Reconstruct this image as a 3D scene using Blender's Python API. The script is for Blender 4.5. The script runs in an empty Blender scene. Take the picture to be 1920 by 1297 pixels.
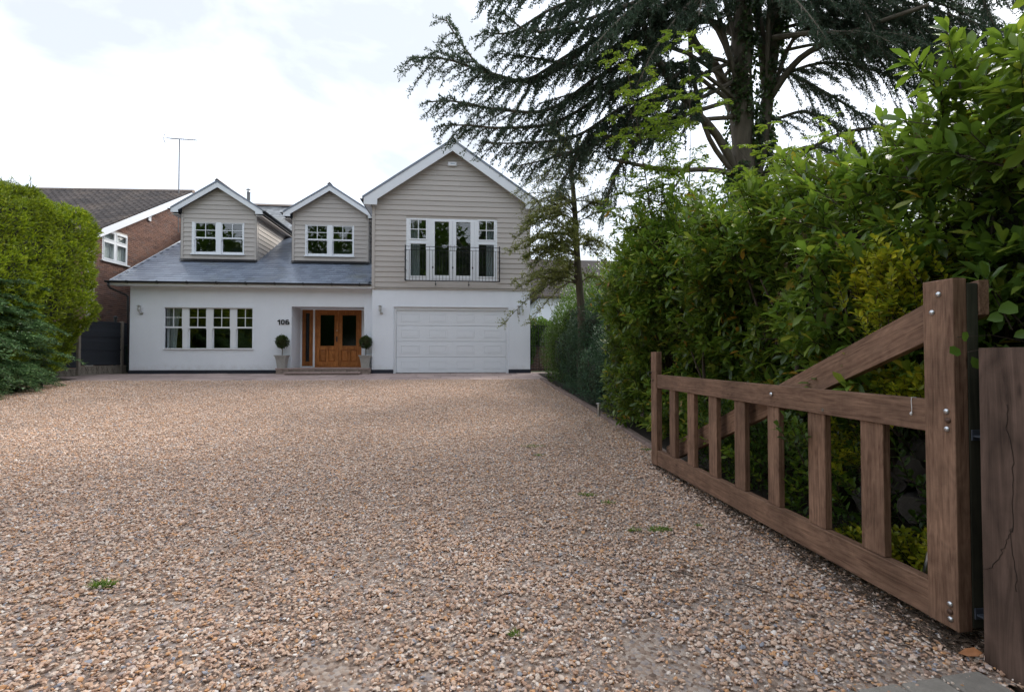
import bpy, math, random
import numpy as np
from mathutils import Vector, Matrix, Euler, noise as mnoise

R = random.Random(7)
NR = np.random.default_rng(11)
S = bpy.context.scene
C = S.collection

# ---------------------------------------------------------------- camera
FPX, CXP, CYP, CAMZ = 960.0, 960.0, 648.5, 1.35
YAW, PIT = math.atan(94 / 960), math.atan(20.5 / 960)
cam_d = bpy.data.cameras.new("camera")
cam_d.sensor_width = 36.0
cam_d.lens = 36.0 * FPX / 1920.0
cam_d.clip_start = 0.05
cam_d.clip_end = 3000
cam = bpy.data.objects.new("camera", cam_d)
cam.location = (0, 0, CAMZ)
cam.rotation_euler = (math.radians(90) + PIT, 0, -YAW)
C.objects.link(cam)
S.camera = cam

# ---------------------------------------------------------------- light
SUN_EL, SUN_AZ = math.radians(40), math.radians(50)      # azimuth measured from +Y towards +X
world = bpy.data.worlds.new("World")
S.world = world
world.use_nodes = True
wn, wl = world.node_tree.nodes, world.node_tree.links
wn.clear()
w_out = wn.new("ShaderNodeOutputWorld")
w_bg = wn.new("ShaderNodeBackground")
w_bg.inputs["Strength"].default_value = 0.13
w_sky = wn.new("ShaderNodeTexSky")
w_sky.sky_type = 'NISHITA'
w_sky.sun_disc = False
w_sky.sun_elevation = SUN_EL
w_sky.sun_rotation = SUN_AZ
w_tc = wn.new("ShaderNodeTexCoord")
w_map = wn.new("ShaderNodeMapping")
w_map.inputs["Scale"].default_value = (1.0, 1.0, 2.6)
w_no = wn.new("ShaderNodeTexNoise")
w_no.inputs["Scale"].default_value = 2.7
w_no.inputs["Detail"].default_value = 6
w_no.inputs["Roughness"].default_value = 0.52
w_no.inputs["Distortion"].default_value = 0.35
w_rp = wn.new("ShaderNodeValToRGB")
w_rp.color_ramp.elements[0].position = 0.38
w_rp.color_ramp.elements[0].color = (2.05, 2.14, 2.24, 1)
w_rp.color_ramp.elements[1].position = 0.78
w_rp.color_ramp.elements[1].color = (4.5, 4.85, 5.5, 1)
w_mx = wn.new("ShaderNodeMixRGB")
w_mx.inputs[0].default_value = 0.9
wl.new(w_tc.outputs["Generated"], w_map.inputs["Vector"])
wl.new(w_map.outputs[0], w_no.inputs["Vector"])
wl.new(w_no.outputs[0], w_rp.inputs[0])
wl.new(w_sky.outputs[0], w_mx.inputs[1])
wl.new(w_rp.outputs[0], w_mx.inputs[2])
wl.new(w_mx.outputs[0], w_bg.inputs[0])
wl.new(w_bg.outputs[0], w_out.inputs[0])

sun_d = bpy.data.lights.new("sun", 'SUN')
sun_d.energy = 1.2
sun_d.angle = math.radians(26)
sun_d.color = (1.0, 0.95, 0.87)
sun = bpy.data.objects.new("sun", sun_d)
sdir = Vector((math.sin(SUN_AZ) * math.cos(SUN_EL), math.cos(SUN_AZ) * math.cos(SUN_EL), math.sin(SUN_EL)))
sun.rotation_euler = (-sdir).to_track_quat('-Z', 'Y').to_euler()
sun.location = (20, 10, 30)
C.objects.link(sun)

S.view_settings.view_transform = 'Standard'
S.view_settings.look = 'None'
S.view_settings.gamma = 1.0
S.view_settings.exposure = 1.74
try:
    S.view_settings.use_curve_mapping = False
except Exception:
    pass
S.render.engine = 'CYCLES'
S.cycles.max_bounces = 6
S.cycles.diffuse_bounces = 3
S.cycles.glossy_bounces = 3
S.cycles.transmission_bounces = 4
S.cycles.transparent_max_bounces = 12
S.cycles.sample_clamp_indirect = 4
S.cycles.use_denoising = True

# ---------------------------------------------------------------- helpers
def at(px, py, Y):
    """point of the place that stands Y metres down the drive on the sight line surveyed at (px,py)"""
    x = (px - CXP) / FPX; z = (CYP - py) / FPX; y = 1.0
    y, z = y * math.cos(PIT) - z * math.sin(PIT), y * math.sin(PIT) + z * math.cos(PIT)
    x, y = x * math.cos(YAW) + y * math.sin(YAW), -x * math.sin(YAW) + y * math.cos(YAW)
    t = Y / y
    return Vector((x * t, Y, CAMZ + z * t))

GY = [-500, 5, 7.1, 9, 11, 13.4, 16.5, 19, 900]
GZ = [0, 0, .055, .15, .265, .415, .61, .745, .745]
def gz(y):
    return float(np.interp(y, GY, GZ))

WM = {}
def put(o, parent=None, M=None):
    M = M or Matrix.Identity(4)
    C.objects.link(o)
    if parent is not None:
        o.parent = parent
        o.matrix_basis = WM[parent.name].inverted() @ M
    else:
        o.matrix_basis = M
    WM[o.name] = M
    return o

def tag(o, label=None, cat=None, group=None, kind=None):
    if label: o["label"] = label
    if cat: o["category"] = cat
    if group: o["group"] = group
    if kind: o["kind"] = kind
    return o

def thing(name, label, cat, loc=(0, 0, 0), group=None, rotz=0):
    o = bpy.data.objects.new(name, None)
    o.empty_display_size = 0.2
    put(o, None, Matrix.Translation(loc) @ Matrix.Rotation(rotz, 4, 'Z'))
    return tag(o, label, cat, group)

def np_mesh(name, V, F, mat, smooth=False):
    """V (n,3), F (m,k) all faces of k corners"""
    V = np.asarray(V, dtype=np.float32).reshape(-1, 3)
    F = np.asarray(F, dtype=np.int32)
    me = bpy.data.meshes.new(name)
    m, k = F.shape
    me.vertices.add(len(V)); me.vertices.foreach_set("co", V.ravel())
    me.loops.add(m * k); me.loops.foreach_set("vertex_index", F.ravel())
    me.polygons.add(m)
    me.polygons.foreach_set("loop_start", np.arange(0, m * k, k, dtype=np.int32))
    try:
        me.polygons.foreach_set("loop_total", np.full(m, k, dtype=np.int32))
    except Exception:
        pass
    me.update(calc_edges=True)
    me.polygons.foreach_set("use_smooth", np.full(m, smooth, dtype=bool))
    me.materials.append(mat)
    return me

class MB:
    def __init__(s): s.v = []; s.f = []
    def box(s, x0, x1, y0, y1, z0, z1):
        b = len(s.v)
        s.v += [(x0, y0, z0), (x1, y0, z0), (x1, y1, z0), (x0, y1, z0), (x0, y0, z1), (x1, y0, z1), (x1, y1, z1), (x0, y1, z1)]
        s.f += [tuple(b + i for i in q) for q in ((0, 3, 2, 1), (4, 5, 6, 7), (0, 1, 5, 4), (1, 2, 6, 5), (2, 3, 7, 6), (3, 0, 4, 7))]
        return s
    def prism(s, poly, axis, a, b2):
        """poly: list of 2-tuples in the plane across axis; extruded a..b2"""
        b = len(s.v); n = len(poly)
        def P(p, t):
            if axis == 'y': return (p[0], t, p[1])
            if axis == 'x': return (t, p[0], p[1])
            return (p[0], p[1], t)
        s.v += [P(p, a) for p in poly] + [P(p, b2) for p in poly]
        s.f.append(tuple(b + i for i in range(n))[::-1]); s.f.append(tuple(b + n + i for i in range(n)))
        for i in range(n):
            j = (i + 1) % n
            s.f.append((b + i, b + j, b + n + j, b + n + i))
        return s
    def hexa(s, pts):
        b = len(s.v); s.v += [tuple(p) for p in pts]
        s.f += [tuple(b + i for i in q) for q in ((0, 3, 2, 1), (4, 5, 6, 7), (0, 1, 5, 4), (1, 2, 6, 5), (2, 3, 7, 6), (3, 0, 4, 7))]
        return s
    def tube(s, pts, rad, n=6, cap=True):
        pts = [Vector(p) for p in pts]
        if not isinstance(rad, (list, tuple)): rad = [rad] * len(pts)
        b = len(s.v); up = None
        for i, p in enumerate(pts):
            t = (pts[min(i + 1, len(pts) - 1)] - pts[max(i - 1, 0)])
            if t.length < 1e-9: t = Vector((0, 0, 1))
            t.normalize()
            if up is None:
                up = t.orthogonal().normalized()
            up = (up - t * up.dot(t))
            if up.length < 1e-6: up = t.orthogonal()
            up.normalize()
            sd = t.cross(up)
            for k in range(n):
                a = 2 * math.pi * k / n
                s.v.append(tuple(p + (up * math.cos(a) + sd * math.sin(a)) * rad[i]))
        for i in range(len(pts) - 1):
            for k in range(n):
                k2 = (k + 1) % n
                s.f.append((b + i * n + k, b + i * n + k2, b + (i + 1) * n + k2, b + (i + 1) * n + k))
        if cap:
            s.f.append(tuple(b + k for k in range(n))[::-1])
            s.f.append(tuple(b + (len(pts) - 1) * n + k for k in range(n)))
        return s
    def lathe(s, prof, c, n=16):
        """prof: (r,z) bottom to top round c"""
        b = len(s.v)
        for r, z in prof:
            for k in range(n):
                a = 2 * math.pi * k / n
                s.v.append((c[0] + r * math.cos(a), c[1] + r * math.sin(a), c[2] + z))
        for i in range(len(prof) - 1):
            for k in range(n):
                k2 = (k + 1) % n
                s.f.append((b + i * n + k, b + i * n + k2, b + (i + 1) * n + k2, b + (i + 1) * n + k))
        s.f.append(tuple(b + k for k in range(n))[::-1])
        s.f.append(tuple(b + (len(prof) - 1) * n + k for k in range(n)))
        return s
    def mesh(s, name, mat, smooth=False):
        me = bpy.data.meshes.new(name)
        me.from_pydata(s.v, [], s.f); me.update()
        me.materials.append(mat)
        if smooth: me.polygons.foreach_set("use_smooth", [True] * len(me.polygons))
        return me
    def build(s, name, mat, parent=None, smooth=False, M=None, bevel=0):
        o = bpy.data.objects.new(name, s.mesh(name, mat, smooth))
        put(o, parent, M)
        if bevel:
            b = o.modifiers.new("edge", 'BEVEL'); b.width = bevel; b.segments = 2; b.limit_method = 'ANGLE'
        return o

def inst(name, me, parent, M):
    return put(bpy.data.objects.new(name, me), parent, M)

def wall_grid(mb, xs, zs, holes, y0, y1):
    """solid wall with rectangular holes, real reveals, no inner faces"""
    xs = sorted(set(xs + [h[0] for h in holes] + [h[1] for h in holes]))
    zs = sorted(set(zs + [h[2] for h in holes] + [h[3] for h in holes]))
    nx, nz = len(xs), len(zs)
    b = len(mb.v)
    for y in (y0, y1):
        for z in zs:
            for x in xs: mb.v.append((x, y, z))
    def full(i, k):
        if i < 0 or k < 0 or i >= nx - 1 or k >= nz - 1: return False
        cx, cz = (xs[i] + xs[i + 1]) / 2, (zs[k] + zs[k + 1]) / 2
        return not any(h[0] < cx < h[1] and h[2] < cz < h[3] for h in holes)
    def I(i, k, s): return b + s * nx * nz + k * nx + i
    for i in range(nx - 1):
        for k in range(nz - 1):
            if not full(i, k): continue
            mb.f.append((I(i, k, 0), I(i + 1, k, 0), I(i + 1, k + 1, 0), I(i, k + 1, 0)))
            mb.f.append((I(i, k, 1), I(i, k + 1, 1), I(i + 1, k + 1, 1), I(i + 1, k, 1)))
            if not full(i - 1, k): mb.f.append((I(i, k, 0), I(i, k + 1, 0), I(i, k + 1, 1), I(i, k, 1)))
            if not full(i + 1, k): mb.f.append((I(i + 1, k, 0), I(i + 1, k, 1), I(i + 1, k + 1, 1), I(i + 1, k + 1, 0)))
            if not full(i, k - 1): mb.f.append((I(i, k, 0), I(i, k, 1), I(i + 1, k, 1), I(i + 1, k, 0)))
            if not full(i, k + 1): mb.f.append((I(i, k + 1, 0), I(i + 1, k + 1, 0), I(i + 1, k + 1, 1), I(i, k + 1, 1)))

# ---------------------------------------------------------------- materials
def newmat(name):
    m = bpy.data.materials.new(name); m.use_nodes = True
    nt = m.node_tree
    return m, nt.nodes, nt.links, nt.nodes["Principled BSDF"]

def N(n, kind, **kw):
    x = n.new(kind)
    for k, v in kw.items():
        if k in x.inputs: x.inputs[k].default_value = v
        else: setattr(x, k, v)
    return x

def ramp(n, stops, interp='LINEAR'):
    r = n.new("ShaderNodeValToRGB"); cr = r.color_ramp; cr.interpolation = interp
    while len(cr.elements) < len(stops): cr.elements.new(0.5)
    for e, (p, c) in zip(cr.elements, stops):
        e.position = p; e.color = (*c, 1)
    return r

def plain(name, col, rough=0.6, metal=0, var=0.0, scale=8, bump=0.0, bscale=60, spec=0.5, stretch=(1, 1, 1), per_obj=0.0, coord="Object", detail=4):
    m, n, l, b = newmat(name)
    b.inputs["Roughness"].default_value = rough; b.inputs["Metallic"].default_value = metal
    b.inputs["Specular IOR Level"].default_value = spec
    b.inputs["Base Color"].default_value = (*col, 1)
    tc = N(n, "ShaderNodeTexCoord"); mp = N(n, "ShaderNodeMapping"); mp.inputs["Scale"].default_value = stretch
    l.new(tc.outputs[coord], mp.inputs[0])
    src = None
    if var or per_obj:
        no = N(n, "ShaderNodeTexNoise", Scale=scale, Detail=detail, Roughness=0.6)
        l.new(mp.outputs[0], no.inputs["Vector"])
        rp = ramp(n, [(0.25, tuple(c * (1 - var) for c in col)), (0.75, tuple(min(1, c * (1 + var)) for c in col))])
        l.new(no.outputs[0], rp.inputs[0]); src = rp.outputs[0]
        if per_obj:
            oi = N(n, "ShaderNodeObjectInfo"); mr = N(n, "ShaderNodeMapRange")
            mr.inputs[3].default_value = 1 - per_obj; mr.inputs[4].default_value = 1 + per_obj
            l.new(oi.outputs["Random"], mr.inputs[0])
            mu = N(n, "ShaderNodeVectorMath", operation='SCALE')
            l.new(src, mu.inputs[0]); l.new(mr.outputs[0], mu.inputs["Scale"]); src = mu.outputs[0]
        l.new(src, b.inputs["Base Color"])
    if bump:
        n2 = N(n, "ShaderNodeTexNoise", Scale=bscale, Detail=5, Roughness=0.65)
        l.new(mp.outputs[0], n2.inputs["Vector"])
        bp = N(n, "ShaderNodeBump", Strength=bump, Distance=0.01)
        l.new(n2.outputs[0], bp.inputs["Height"]); l.new(bp.outputs[0], b.inputs["Normal"])
    return m

def wood(name, dark, light, rough=0.6, across=22, along=1.2, bump=0.35, knots=True, saw=0.0):
    """grain runs along local X"""
    m, n, l, b = newmat(name)
    tc = N(n, "ShaderNodeTexCoord"); oi = N(n, "ShaderNodeObjectInfo")
    sh = N(n, "ShaderNodeVectorMath", operation='ADD'); sc = N(n, "ShaderNodeVectorMath", operation='SCALE')
    cx = N(n, "ShaderNodeCombineXYZ"); 
    l.new(oi.outputs["Random"], cx.inputs[0]); l.new(oi.outputs["Random"], cx.inputs[1]); l.new(oi.outputs["Random"], cx.inputs[2])
    l.new(cx.outputs[0], sc.inputs[0]); sc.inputs["Scale"].default_value = 37.0
    l.new(tc.outputs["Object"], sh.inputs[0]); l.new(sc.outputs[0], sh.inputs[1])
    mp = N(n, "ShaderNodeMapping"); mp.inputs["Scale"].default_value = (along, across, across)
    l.new(sh.outputs[0], mp.inputs[0])
    n1 = N(n, "ShaderNodeTexNoise", Scale=1.0, Detail=8, Roughness=0.68, Distortion=0.9)
    l.new(mp.outputs[0], n1.inputs["Vector"])
    mp2 = N(n, "ShaderNodeMapping"); mp2.inputs["Scale"].default_value = (along * .9, across * .16, across * .16)
    l.new(sh.outputs[0], mp2.inputs[0])
    n2 = N(n, "ShaderNodeTexNoise", Scale=1.0, Detail=3, Roughness=0.5, Distortion=0.4)
    l.new(mp2.outputs[0], n2.inputs["Vector"])
    wv = N(n, "ShaderNodeMath", operation='MULTIPLY'); wv.inputs[1].default_value = 9.0
    l.new(n2.outputs[0], wv.inputs[0])
    fr = N(n, "ShaderNodeMath", operation='PINGPONG'); fr.inputs[1].default_value = 0.5
    l.new(wv.outputs[0], fr.inputs[0])
    ad = N(n, "ShaderNodeMath", operation='MULTIPLY_ADD'); ad.inputs[1].default_value = 0.22
    l.new(fr.outputs[0], ad.inputs[0]); 
    h = N(n, "ShaderNodeMath", operation='MULTIPLY'); h.inputs[1].default_value = 1.05
    l.new(n1.outputs[0], h.inputs[0]); l.new(h.outputs[0], ad.inputs[2])
    mid = tuple((a + c) / 2 for a, c in zip(dark, light))
    rp = ramp(n, [(0.38, dark), (0.58, mid), (0.8, light)])
    l.new(ad.outputs[0], rp.inputs[0])
    mr = N(n, "ShaderNodeMapRange"); mr.inputs[3].default_value = 0.82; mr.inputs[4].default_value = 1.18
    l.new(oi.outputs["Random"], mr.inputs[0])
    mu = N(n, "ShaderNodeVectorMath", operation='SCALE')
    l.new(rp.outputs[0], mu.inputs[0]); l.new(mr.outputs[0], mu.inputs["Scale"])
    npa = N(n, "ShaderNodeTexNoise", Scale=3.5, Detail=5, Roughness=0.65); l.new(sh.outputs[0], npa.inputs["Vector"])
    mrp = N(n, "ShaderNodeMapRange"); mrp.inputs[1].default_value = .3; mrp.inputs[2].default_value = .7; mrp.inputs[3].default_value = .72; mrp.inputs[4].default_value = 1.28
    l.new(npa.outputs[0], mrp.inputs[0]); mu2 = N(n, "ShaderNodeVectorMath", operation='SCALE')
    l.new(mu.outputs[0], mu2.inputs[0]); l.new(mrp.outputs[0], mu2.inputs["Scale"])
    vk = N(n, "ShaderNodeTexVoronoi", Scale=1.0); mk_ = N(n, "ShaderNodeMapping"); mk_.inputs["Scale"].default_value = (2.2, 7, 7)
    l.new(sh.outputs[0], mk_.inputs[0]); l.new(mk_.outputs[0], vk.inputs["Vector"])
    rk = ramp(n, [(.03, (.25, .22, .2)), (.10, (1, 1, 1))]); l.new(vk.outputs["Distance"], rk.inputs[0])
    mm_ = N(n, "ShaderNodeMixRGB", blend_type='MULTIPLY'); mm_.inputs[0].default_value = .8 if knots else 0
    l.new(mu2.outputs[0], mm_.inputs[1]); l.new(rk.outputs[0], mm_.inputs[2])
    l.new(mm_.outputs[0], b.inputs["Base Color"])
    b.inputs["Roughness"].default_value = rough
    b.inputs["Specular IOR Level"].default_value = 0.25
    hh = ad.outputs[0]
    if saw:
        mp3 = N(n, "ShaderNodeMapping"); mp3.inputs["Scale"].default_value = (170, 3, 3); mp3.inputs["Rotation"].default_value = (0, 0, .12)
        l.new(sh.outputs[0], mp3.inputs[0])
        n3 = N(n, "ShaderNodeTexNoise", Scale=1.0, Detail=2)
        l.new(mp3.outputs[0], n3.inputs["Vector"])
        a2 = N(n, "ShaderNodeMath", operation='MULTIPLY_ADD'); a2.inputs[1].default_value = saw
        l.new(n3.outputs[0], a2.inputs[0]); l.new(ad.outputs[0], a2.inputs[2]); hh = a2.outputs[0]
    bp = N(n, "ShaderNodeBump", Strength=bump, Distance=0.004)
    l.new(hh, bp.inputs["Height"]); l.new(bp.outputs[0], b.inputs["Normal"])
    return m

def leafmat(name, stops, rough=0.4, trans=0.35, tcol=(.22, .35, .03), spec=0.5, patch=0.0, pscale=1.0, pmul=0.5):
    m, n, l, b = newmat(name)
    ge = N(n, "ShaderNodeNewGeometry")
    rp = ramp(n, stops); l.new(ge.outputs["Random Per Island"], rp.inputs[0])
    col = rp.outputs[0]
    if patch:
        tc = N(n, "ShaderNodeTexCoord"); no = N(n, "ShaderNodeTexNoise", Scale=pscale, Detail=3)
        l.new(tc.outputs["Object"], no.inputs["Vector"])
        mr = N(n, "ShaderNodeMapRange"); mr.inputs[1].default_value = .35; mr.inputs[2].default_value = .65
        mr.inputs[3].default_value = 1 - patch; mr.inputs[4].default_value = 1 + patch
        l.new(no.outputs[0], mr.inputs[0])
        mu = N(n, "ShaderNodeVectorMath", operation='SCALE')
        l.new(col, mu.inputs[0]); l.new(mr.outputs[0], mu.inputs["Scale"]); col = mu.outputs[0]
    l.new(col, b.inputs["Base Color"])
    b.inputs["Roughness"].default_value = rough; b.inputs["Specular IOR Level"].default_value = spec
    tr = N(n, "ShaderNodeBsdfTranslucent")
    mc = N(n, "ShaderNodeMixRGB"); mc.inputs[0].default_value = 0.5; mc.inputs[2].default_value = (*tcol, 1)
    l.new(col, mc.inputs[1]); l.new(mc.outputs[0], tr.inputs[0])
    mx = N(n, "ShaderNodeMixShader"); mx.inputs[0].default_value = trans
    l.new(b.outputs[0], mx.inputs[1]); l.new(tr.outputs[0], mx.inputs[2])
    l.new(mx.outputs[0], n["Material Output"].inputs[0])
    return m

def glassmat(name, rough=0.0, tint=(.8, .85, .83), bump=0.0, amount=1.0):
    m, n, l, b = newmat(name)
    n.remove(b)
    tr = N(n, "ShaderNodeBsdfTransparent"); tr.inputs[0].default_value = (*tint, 1)
    gl = N(n, "ShaderNodeBsdfGlossy"); gl.inputs["Roughness"].default_value = rough
    lw = N(n, "ShaderNodeLayerWeight"); lw.inputs[0].default_value = .5
    fr = N(n, "ShaderNodeMath", operation='POWER'); fr.inputs[1].default_value = 4.0; l.new(lw.outputs["Facing"], fr.inputs[0])
    mr = N(n, "ShaderNodeMath", operation='MULTIPLY_ADD'); mr.inputs[1].default_value = .8; mr.inputs[2].default_value = 0.075 * amount
    l.new(fr.outputs[0], mr.inputs[0])
    mx = N(n, "ShaderNodeMixShader"); l.new(mr.outputs[0], mx.inputs[0])
    l.new(tr.outputs[0], mx.inputs[1]); l.new(gl.outputs[0], mx.inputs[2])
    if bump:
        no = N(n, "ShaderNodeTexNoise", Scale=bump, Detail=2); tc = N(n, "ShaderNodeTexCoord")
        l.new(tc.outputs["Object"], no.inputs["Vector"])
        bp = N(n, "ShaderNodeBump", Strength=0.2, Distance=0.004)
        l.new(no.outputs[0], bp.inputs["Height"]); l.new(bp.outputs[0], gl.inputs["Normal"])
    l.new(mx.outputs[0], n["Material Output"].inputs[0])
    return m

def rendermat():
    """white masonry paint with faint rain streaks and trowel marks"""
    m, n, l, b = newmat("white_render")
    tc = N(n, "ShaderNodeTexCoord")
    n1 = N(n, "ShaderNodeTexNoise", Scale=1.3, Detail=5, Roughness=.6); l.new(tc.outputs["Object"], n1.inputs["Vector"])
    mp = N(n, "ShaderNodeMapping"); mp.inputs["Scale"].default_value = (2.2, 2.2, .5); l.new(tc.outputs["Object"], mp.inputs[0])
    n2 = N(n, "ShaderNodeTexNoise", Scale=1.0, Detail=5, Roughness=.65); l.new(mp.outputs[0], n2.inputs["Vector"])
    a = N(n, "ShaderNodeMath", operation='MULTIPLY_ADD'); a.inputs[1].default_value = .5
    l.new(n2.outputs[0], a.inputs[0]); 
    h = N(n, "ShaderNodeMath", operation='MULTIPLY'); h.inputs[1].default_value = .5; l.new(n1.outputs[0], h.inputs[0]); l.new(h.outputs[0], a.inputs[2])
    rp = ramp(n, [(.3, (.74, .78, .84)), (.62, (.80, .84, .90))]); l.new(a.outputs[0], rp.inputs[0])  # blue cast of the sky is mixed into the white
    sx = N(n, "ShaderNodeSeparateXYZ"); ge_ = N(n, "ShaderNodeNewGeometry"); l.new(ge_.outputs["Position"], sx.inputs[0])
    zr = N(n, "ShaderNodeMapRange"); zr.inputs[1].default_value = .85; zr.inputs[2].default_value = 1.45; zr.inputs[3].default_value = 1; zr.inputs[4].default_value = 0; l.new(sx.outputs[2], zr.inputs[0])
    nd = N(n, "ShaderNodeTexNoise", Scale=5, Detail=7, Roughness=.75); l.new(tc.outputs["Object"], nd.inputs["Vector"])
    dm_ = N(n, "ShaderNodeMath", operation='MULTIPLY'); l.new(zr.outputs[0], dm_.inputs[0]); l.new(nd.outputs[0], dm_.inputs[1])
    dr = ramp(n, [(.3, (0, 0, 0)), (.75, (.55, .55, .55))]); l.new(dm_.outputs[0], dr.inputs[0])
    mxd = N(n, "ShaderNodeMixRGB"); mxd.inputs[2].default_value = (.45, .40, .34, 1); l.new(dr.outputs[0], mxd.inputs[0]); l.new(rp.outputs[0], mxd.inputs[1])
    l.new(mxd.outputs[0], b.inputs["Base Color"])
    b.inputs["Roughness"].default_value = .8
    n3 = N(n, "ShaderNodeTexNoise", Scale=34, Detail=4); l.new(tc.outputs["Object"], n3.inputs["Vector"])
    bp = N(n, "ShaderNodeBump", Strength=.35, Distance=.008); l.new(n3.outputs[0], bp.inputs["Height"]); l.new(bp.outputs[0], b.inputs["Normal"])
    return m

def slatemat(name, c0, c1, moss=(.12, .12, .04), rough=.38, spec=.55, stuff=False):
    m, n, l, b = newmat(name)
    tc = N(n, "ShaderNodeTexCoord"); oi = N(n, "ShaderNodeObjectInfo"); ge = N(n, "ShaderNodeNewGeometry")
    rnd = ge.outputs["Random Per Island"] if stuff else oi.outputs["Random"]
    rp = ramp(n, [(0, c0), (1, c1)]); l.new(rnd, rp.inputs[0])
    n1 = N(n, "ShaderNodeTexNoise", Scale=.55, Detail=5, Roughness=.6); l.new(ge.outputs["Position"], n1.inputs["Vector"])
    mk = ramp(n, [(.52, (0, 0, 0)), (.75, (1, 1, 1))]); l.new(n1.outputs[0], mk.inputs[0])
    n2 = N(n, "ShaderNodeTexNoise", Scale=9, Detail=5, Roughness=.7); l.new(ge.outputs["Position"], n2.inputs["Vector"])
    mm = N(n, "ShaderNodeMath", operation='MULTIPLY'); l.new(mk.outputs[0], mm.inputs[0]); l.new(n2.outputs[0], mm.inputs[1])
    mx = N(n, "ShaderNodeMixRGB"); mx.inputs[2].default_value = (*moss, 1)
    l.new(mm.outputs[0], mx.inputs[0]); l.new(rp.outputs[0], mx.inputs[1]); l.new(mx.outputs[0], b.inputs["Base Color"])
    mr = N(n, "ShaderNodeMapRange"); mr.inputs[3].default_value = rough - .1; mr.inputs[4].default_value = rough + .15
    l.new(n2.outputs[0], mr.inputs[0]); l.new(mr.outputs[0], b.inputs["Roughness"])
    b.inputs["Specular IOR Level"].default_value = spec
    bp = N(n, "ShaderNodeBump", Strength=.25, Distance=.01); l.new(n2.outputs[0], bp.inputs["Height"]); l.new(bp.outputs[0], b.inputs["Normal"])
    return m

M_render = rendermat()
M_clad = plain("beige_weatherboard", (.47, .435, .405), .62, var=.06, scale=3, bump=.25, bscale=8, stretch=(1, 8, 30), per_obj=.05)
M_cladtrim = plain("beige_trim", (.46, .425, .395), .6, var=.05)
M_pvc = plain("white_plastic_trim", (.76, .79, .83), .35, var=.03, scale=2)  # trim and frame whites carry the sky's blue cast in their colour too
M_upvc = plain("white_window_frame", (.78, .81, .85), .3, var=.02)
M_gdoor = plain("garage_door_paint", (.76, .80, .85), .4, var=.02, scale=1.5, bump=.06, bscale=5, stretch=(1, 1, 40))
M_slate = slatemat("blue_slate", (.125, .15, .20), (.20, .235, .30), rough=.34, spec=.7)
M_slate2 = slatemat("blue_slate_mass", (.125, .15, .20), (.20, .235, .30), rough=.34, spec=.7, stuff=True)
M_slateback = slatemat("pale_grey_slate", (.15, .155, .16), (.34, .35, .36), moss=(.2, .19, .14), rough=.3, stuff=True)  # paler and greyer than the lower slates
M_ridge = plain("ridge_tile_clay", (.24, .19, .16), .8, var=.2)
M_blackpl = plain("black_gutter_plastic", (.012, .013, .016), .3, var=.1)
M_iron = plain("black_ironwork", (.012, .014, .02), .4, var=.1)
M_plinth = plain("dark_plinth_paint", (.012, .016, .028), .6, var=.25, scale=6, bump=.3)
M_oak = wood("golden_oak_door", (.24, .08, .022), (.42, .165, .05), rough=.35, across=18, bump=.12, knots=False)
M_steel = plain("brushed_steel", (.55, .55, .54), .32, metal=1)
M_aerial = plain("dulled_aluminium", (.16, .16, .165), .5, metal=.3)
M_zinc = plain("zinc_plated_bolt", (.62, .63, .65), .28, metal=1, var=.15, scale=60)
M_rustbolt = plain("rusted_bolt", (.12, .07, .05), .6, metal=.5, var=.3, scale=60)
M_glass = glassmat("window_glass", 0.0, (.92, .94, .93), amount=1.2)
M_obsc = glassmat("leaded_door_glass", 0.06, (.10, .16, .14), bump=40, amount=.7)
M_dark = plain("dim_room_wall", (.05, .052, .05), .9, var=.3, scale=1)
M_curtain = plain("pale_grey_curtain", (.42, .47, .5), .9, var=.08, scale=6)
M_net = plain("net_curtain", (.72, .76, .78), .9, var=.15, scale=30, stretch=(1, 1, .4))
M_brick = None
M_mortar = plain("lime_mortar", (.50, .45, .41), .95, var=.12, bump=.4)
def brickmat():
    m, n, l, b = newmat("red_brown_brick")
    ge = N(n, "ShaderNodeNewGeometry")
    rp = ramp(n, [(0, (.115, .062, .05)), (.35, (.165, .088, .066)), (.75, (.215, .115, .083)), (1, (.15, .10, .088))])
    l.new(ge.outputs["Random Per Island"], rp.inputs[0]); l.new(rp.outputs[0], b.inputs["Base Color"])
    b.inputs["Roughness"].default_value = .9
    tc = N(n, "ShaderNodeTexCoord"); no = N(n, "ShaderNodeTexNoise", Scale=60, Detail=4); l.new(tc.outputs["Object"], no.inputs["Vector"])
    bp = N(n, "ShaderNodeBump", Strength=.4, Distance=.01); l.new(no.outputs[0], bp.inputs["Height"]); l.new(bp.outputs[0], b.inputs["Normal"])
    return m
M_brick = brickmat()
M_tile = slatemat("concrete_roof_tile", (.035, .03, .03), (.075, .062, .058), moss=(.16, .12, .09), rough=.75, spec=.3)
M_tile2 = slatemat("concrete_roof_tile_mass", (.035, .03, .03), (.075, .062, .058), moss=(.16, .12, .09), rough=.75, spec=.3, stuff=True)
M_gate = wood("stained_oak_gate", (.112, .058, .036), (.30, .178, .116), rough=.66, across=60, along=2.6, bump=.5, saw=.5)
M_gateold = wood("green_stained_oak", (.028, .030, .020), (.07, .066, .045), rough=.8, across=22, bump=.5)
M_fence = plain("dark_blue_fence_stain", (.018, .022, .03), .7, var=.25, scale=5, stretch=(1, 1, 14), per_obj=.2)
M_concpost = plain("weathered_concrete_post", (.23, .20, .165), .9, var=.2, scale=8, bump=.5)
M_pave = plain("pink_sandstone_flag", (.36, .27, .245), .8, var=.18, scale=5, bump=.3, bscale=18, per_obj=.16)
M_kerb = plain("sandstone_edging", (.23, .165, .14), .85, var=.25, scale=7, bump=.5, bscale=22, per_obj=.12)
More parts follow.
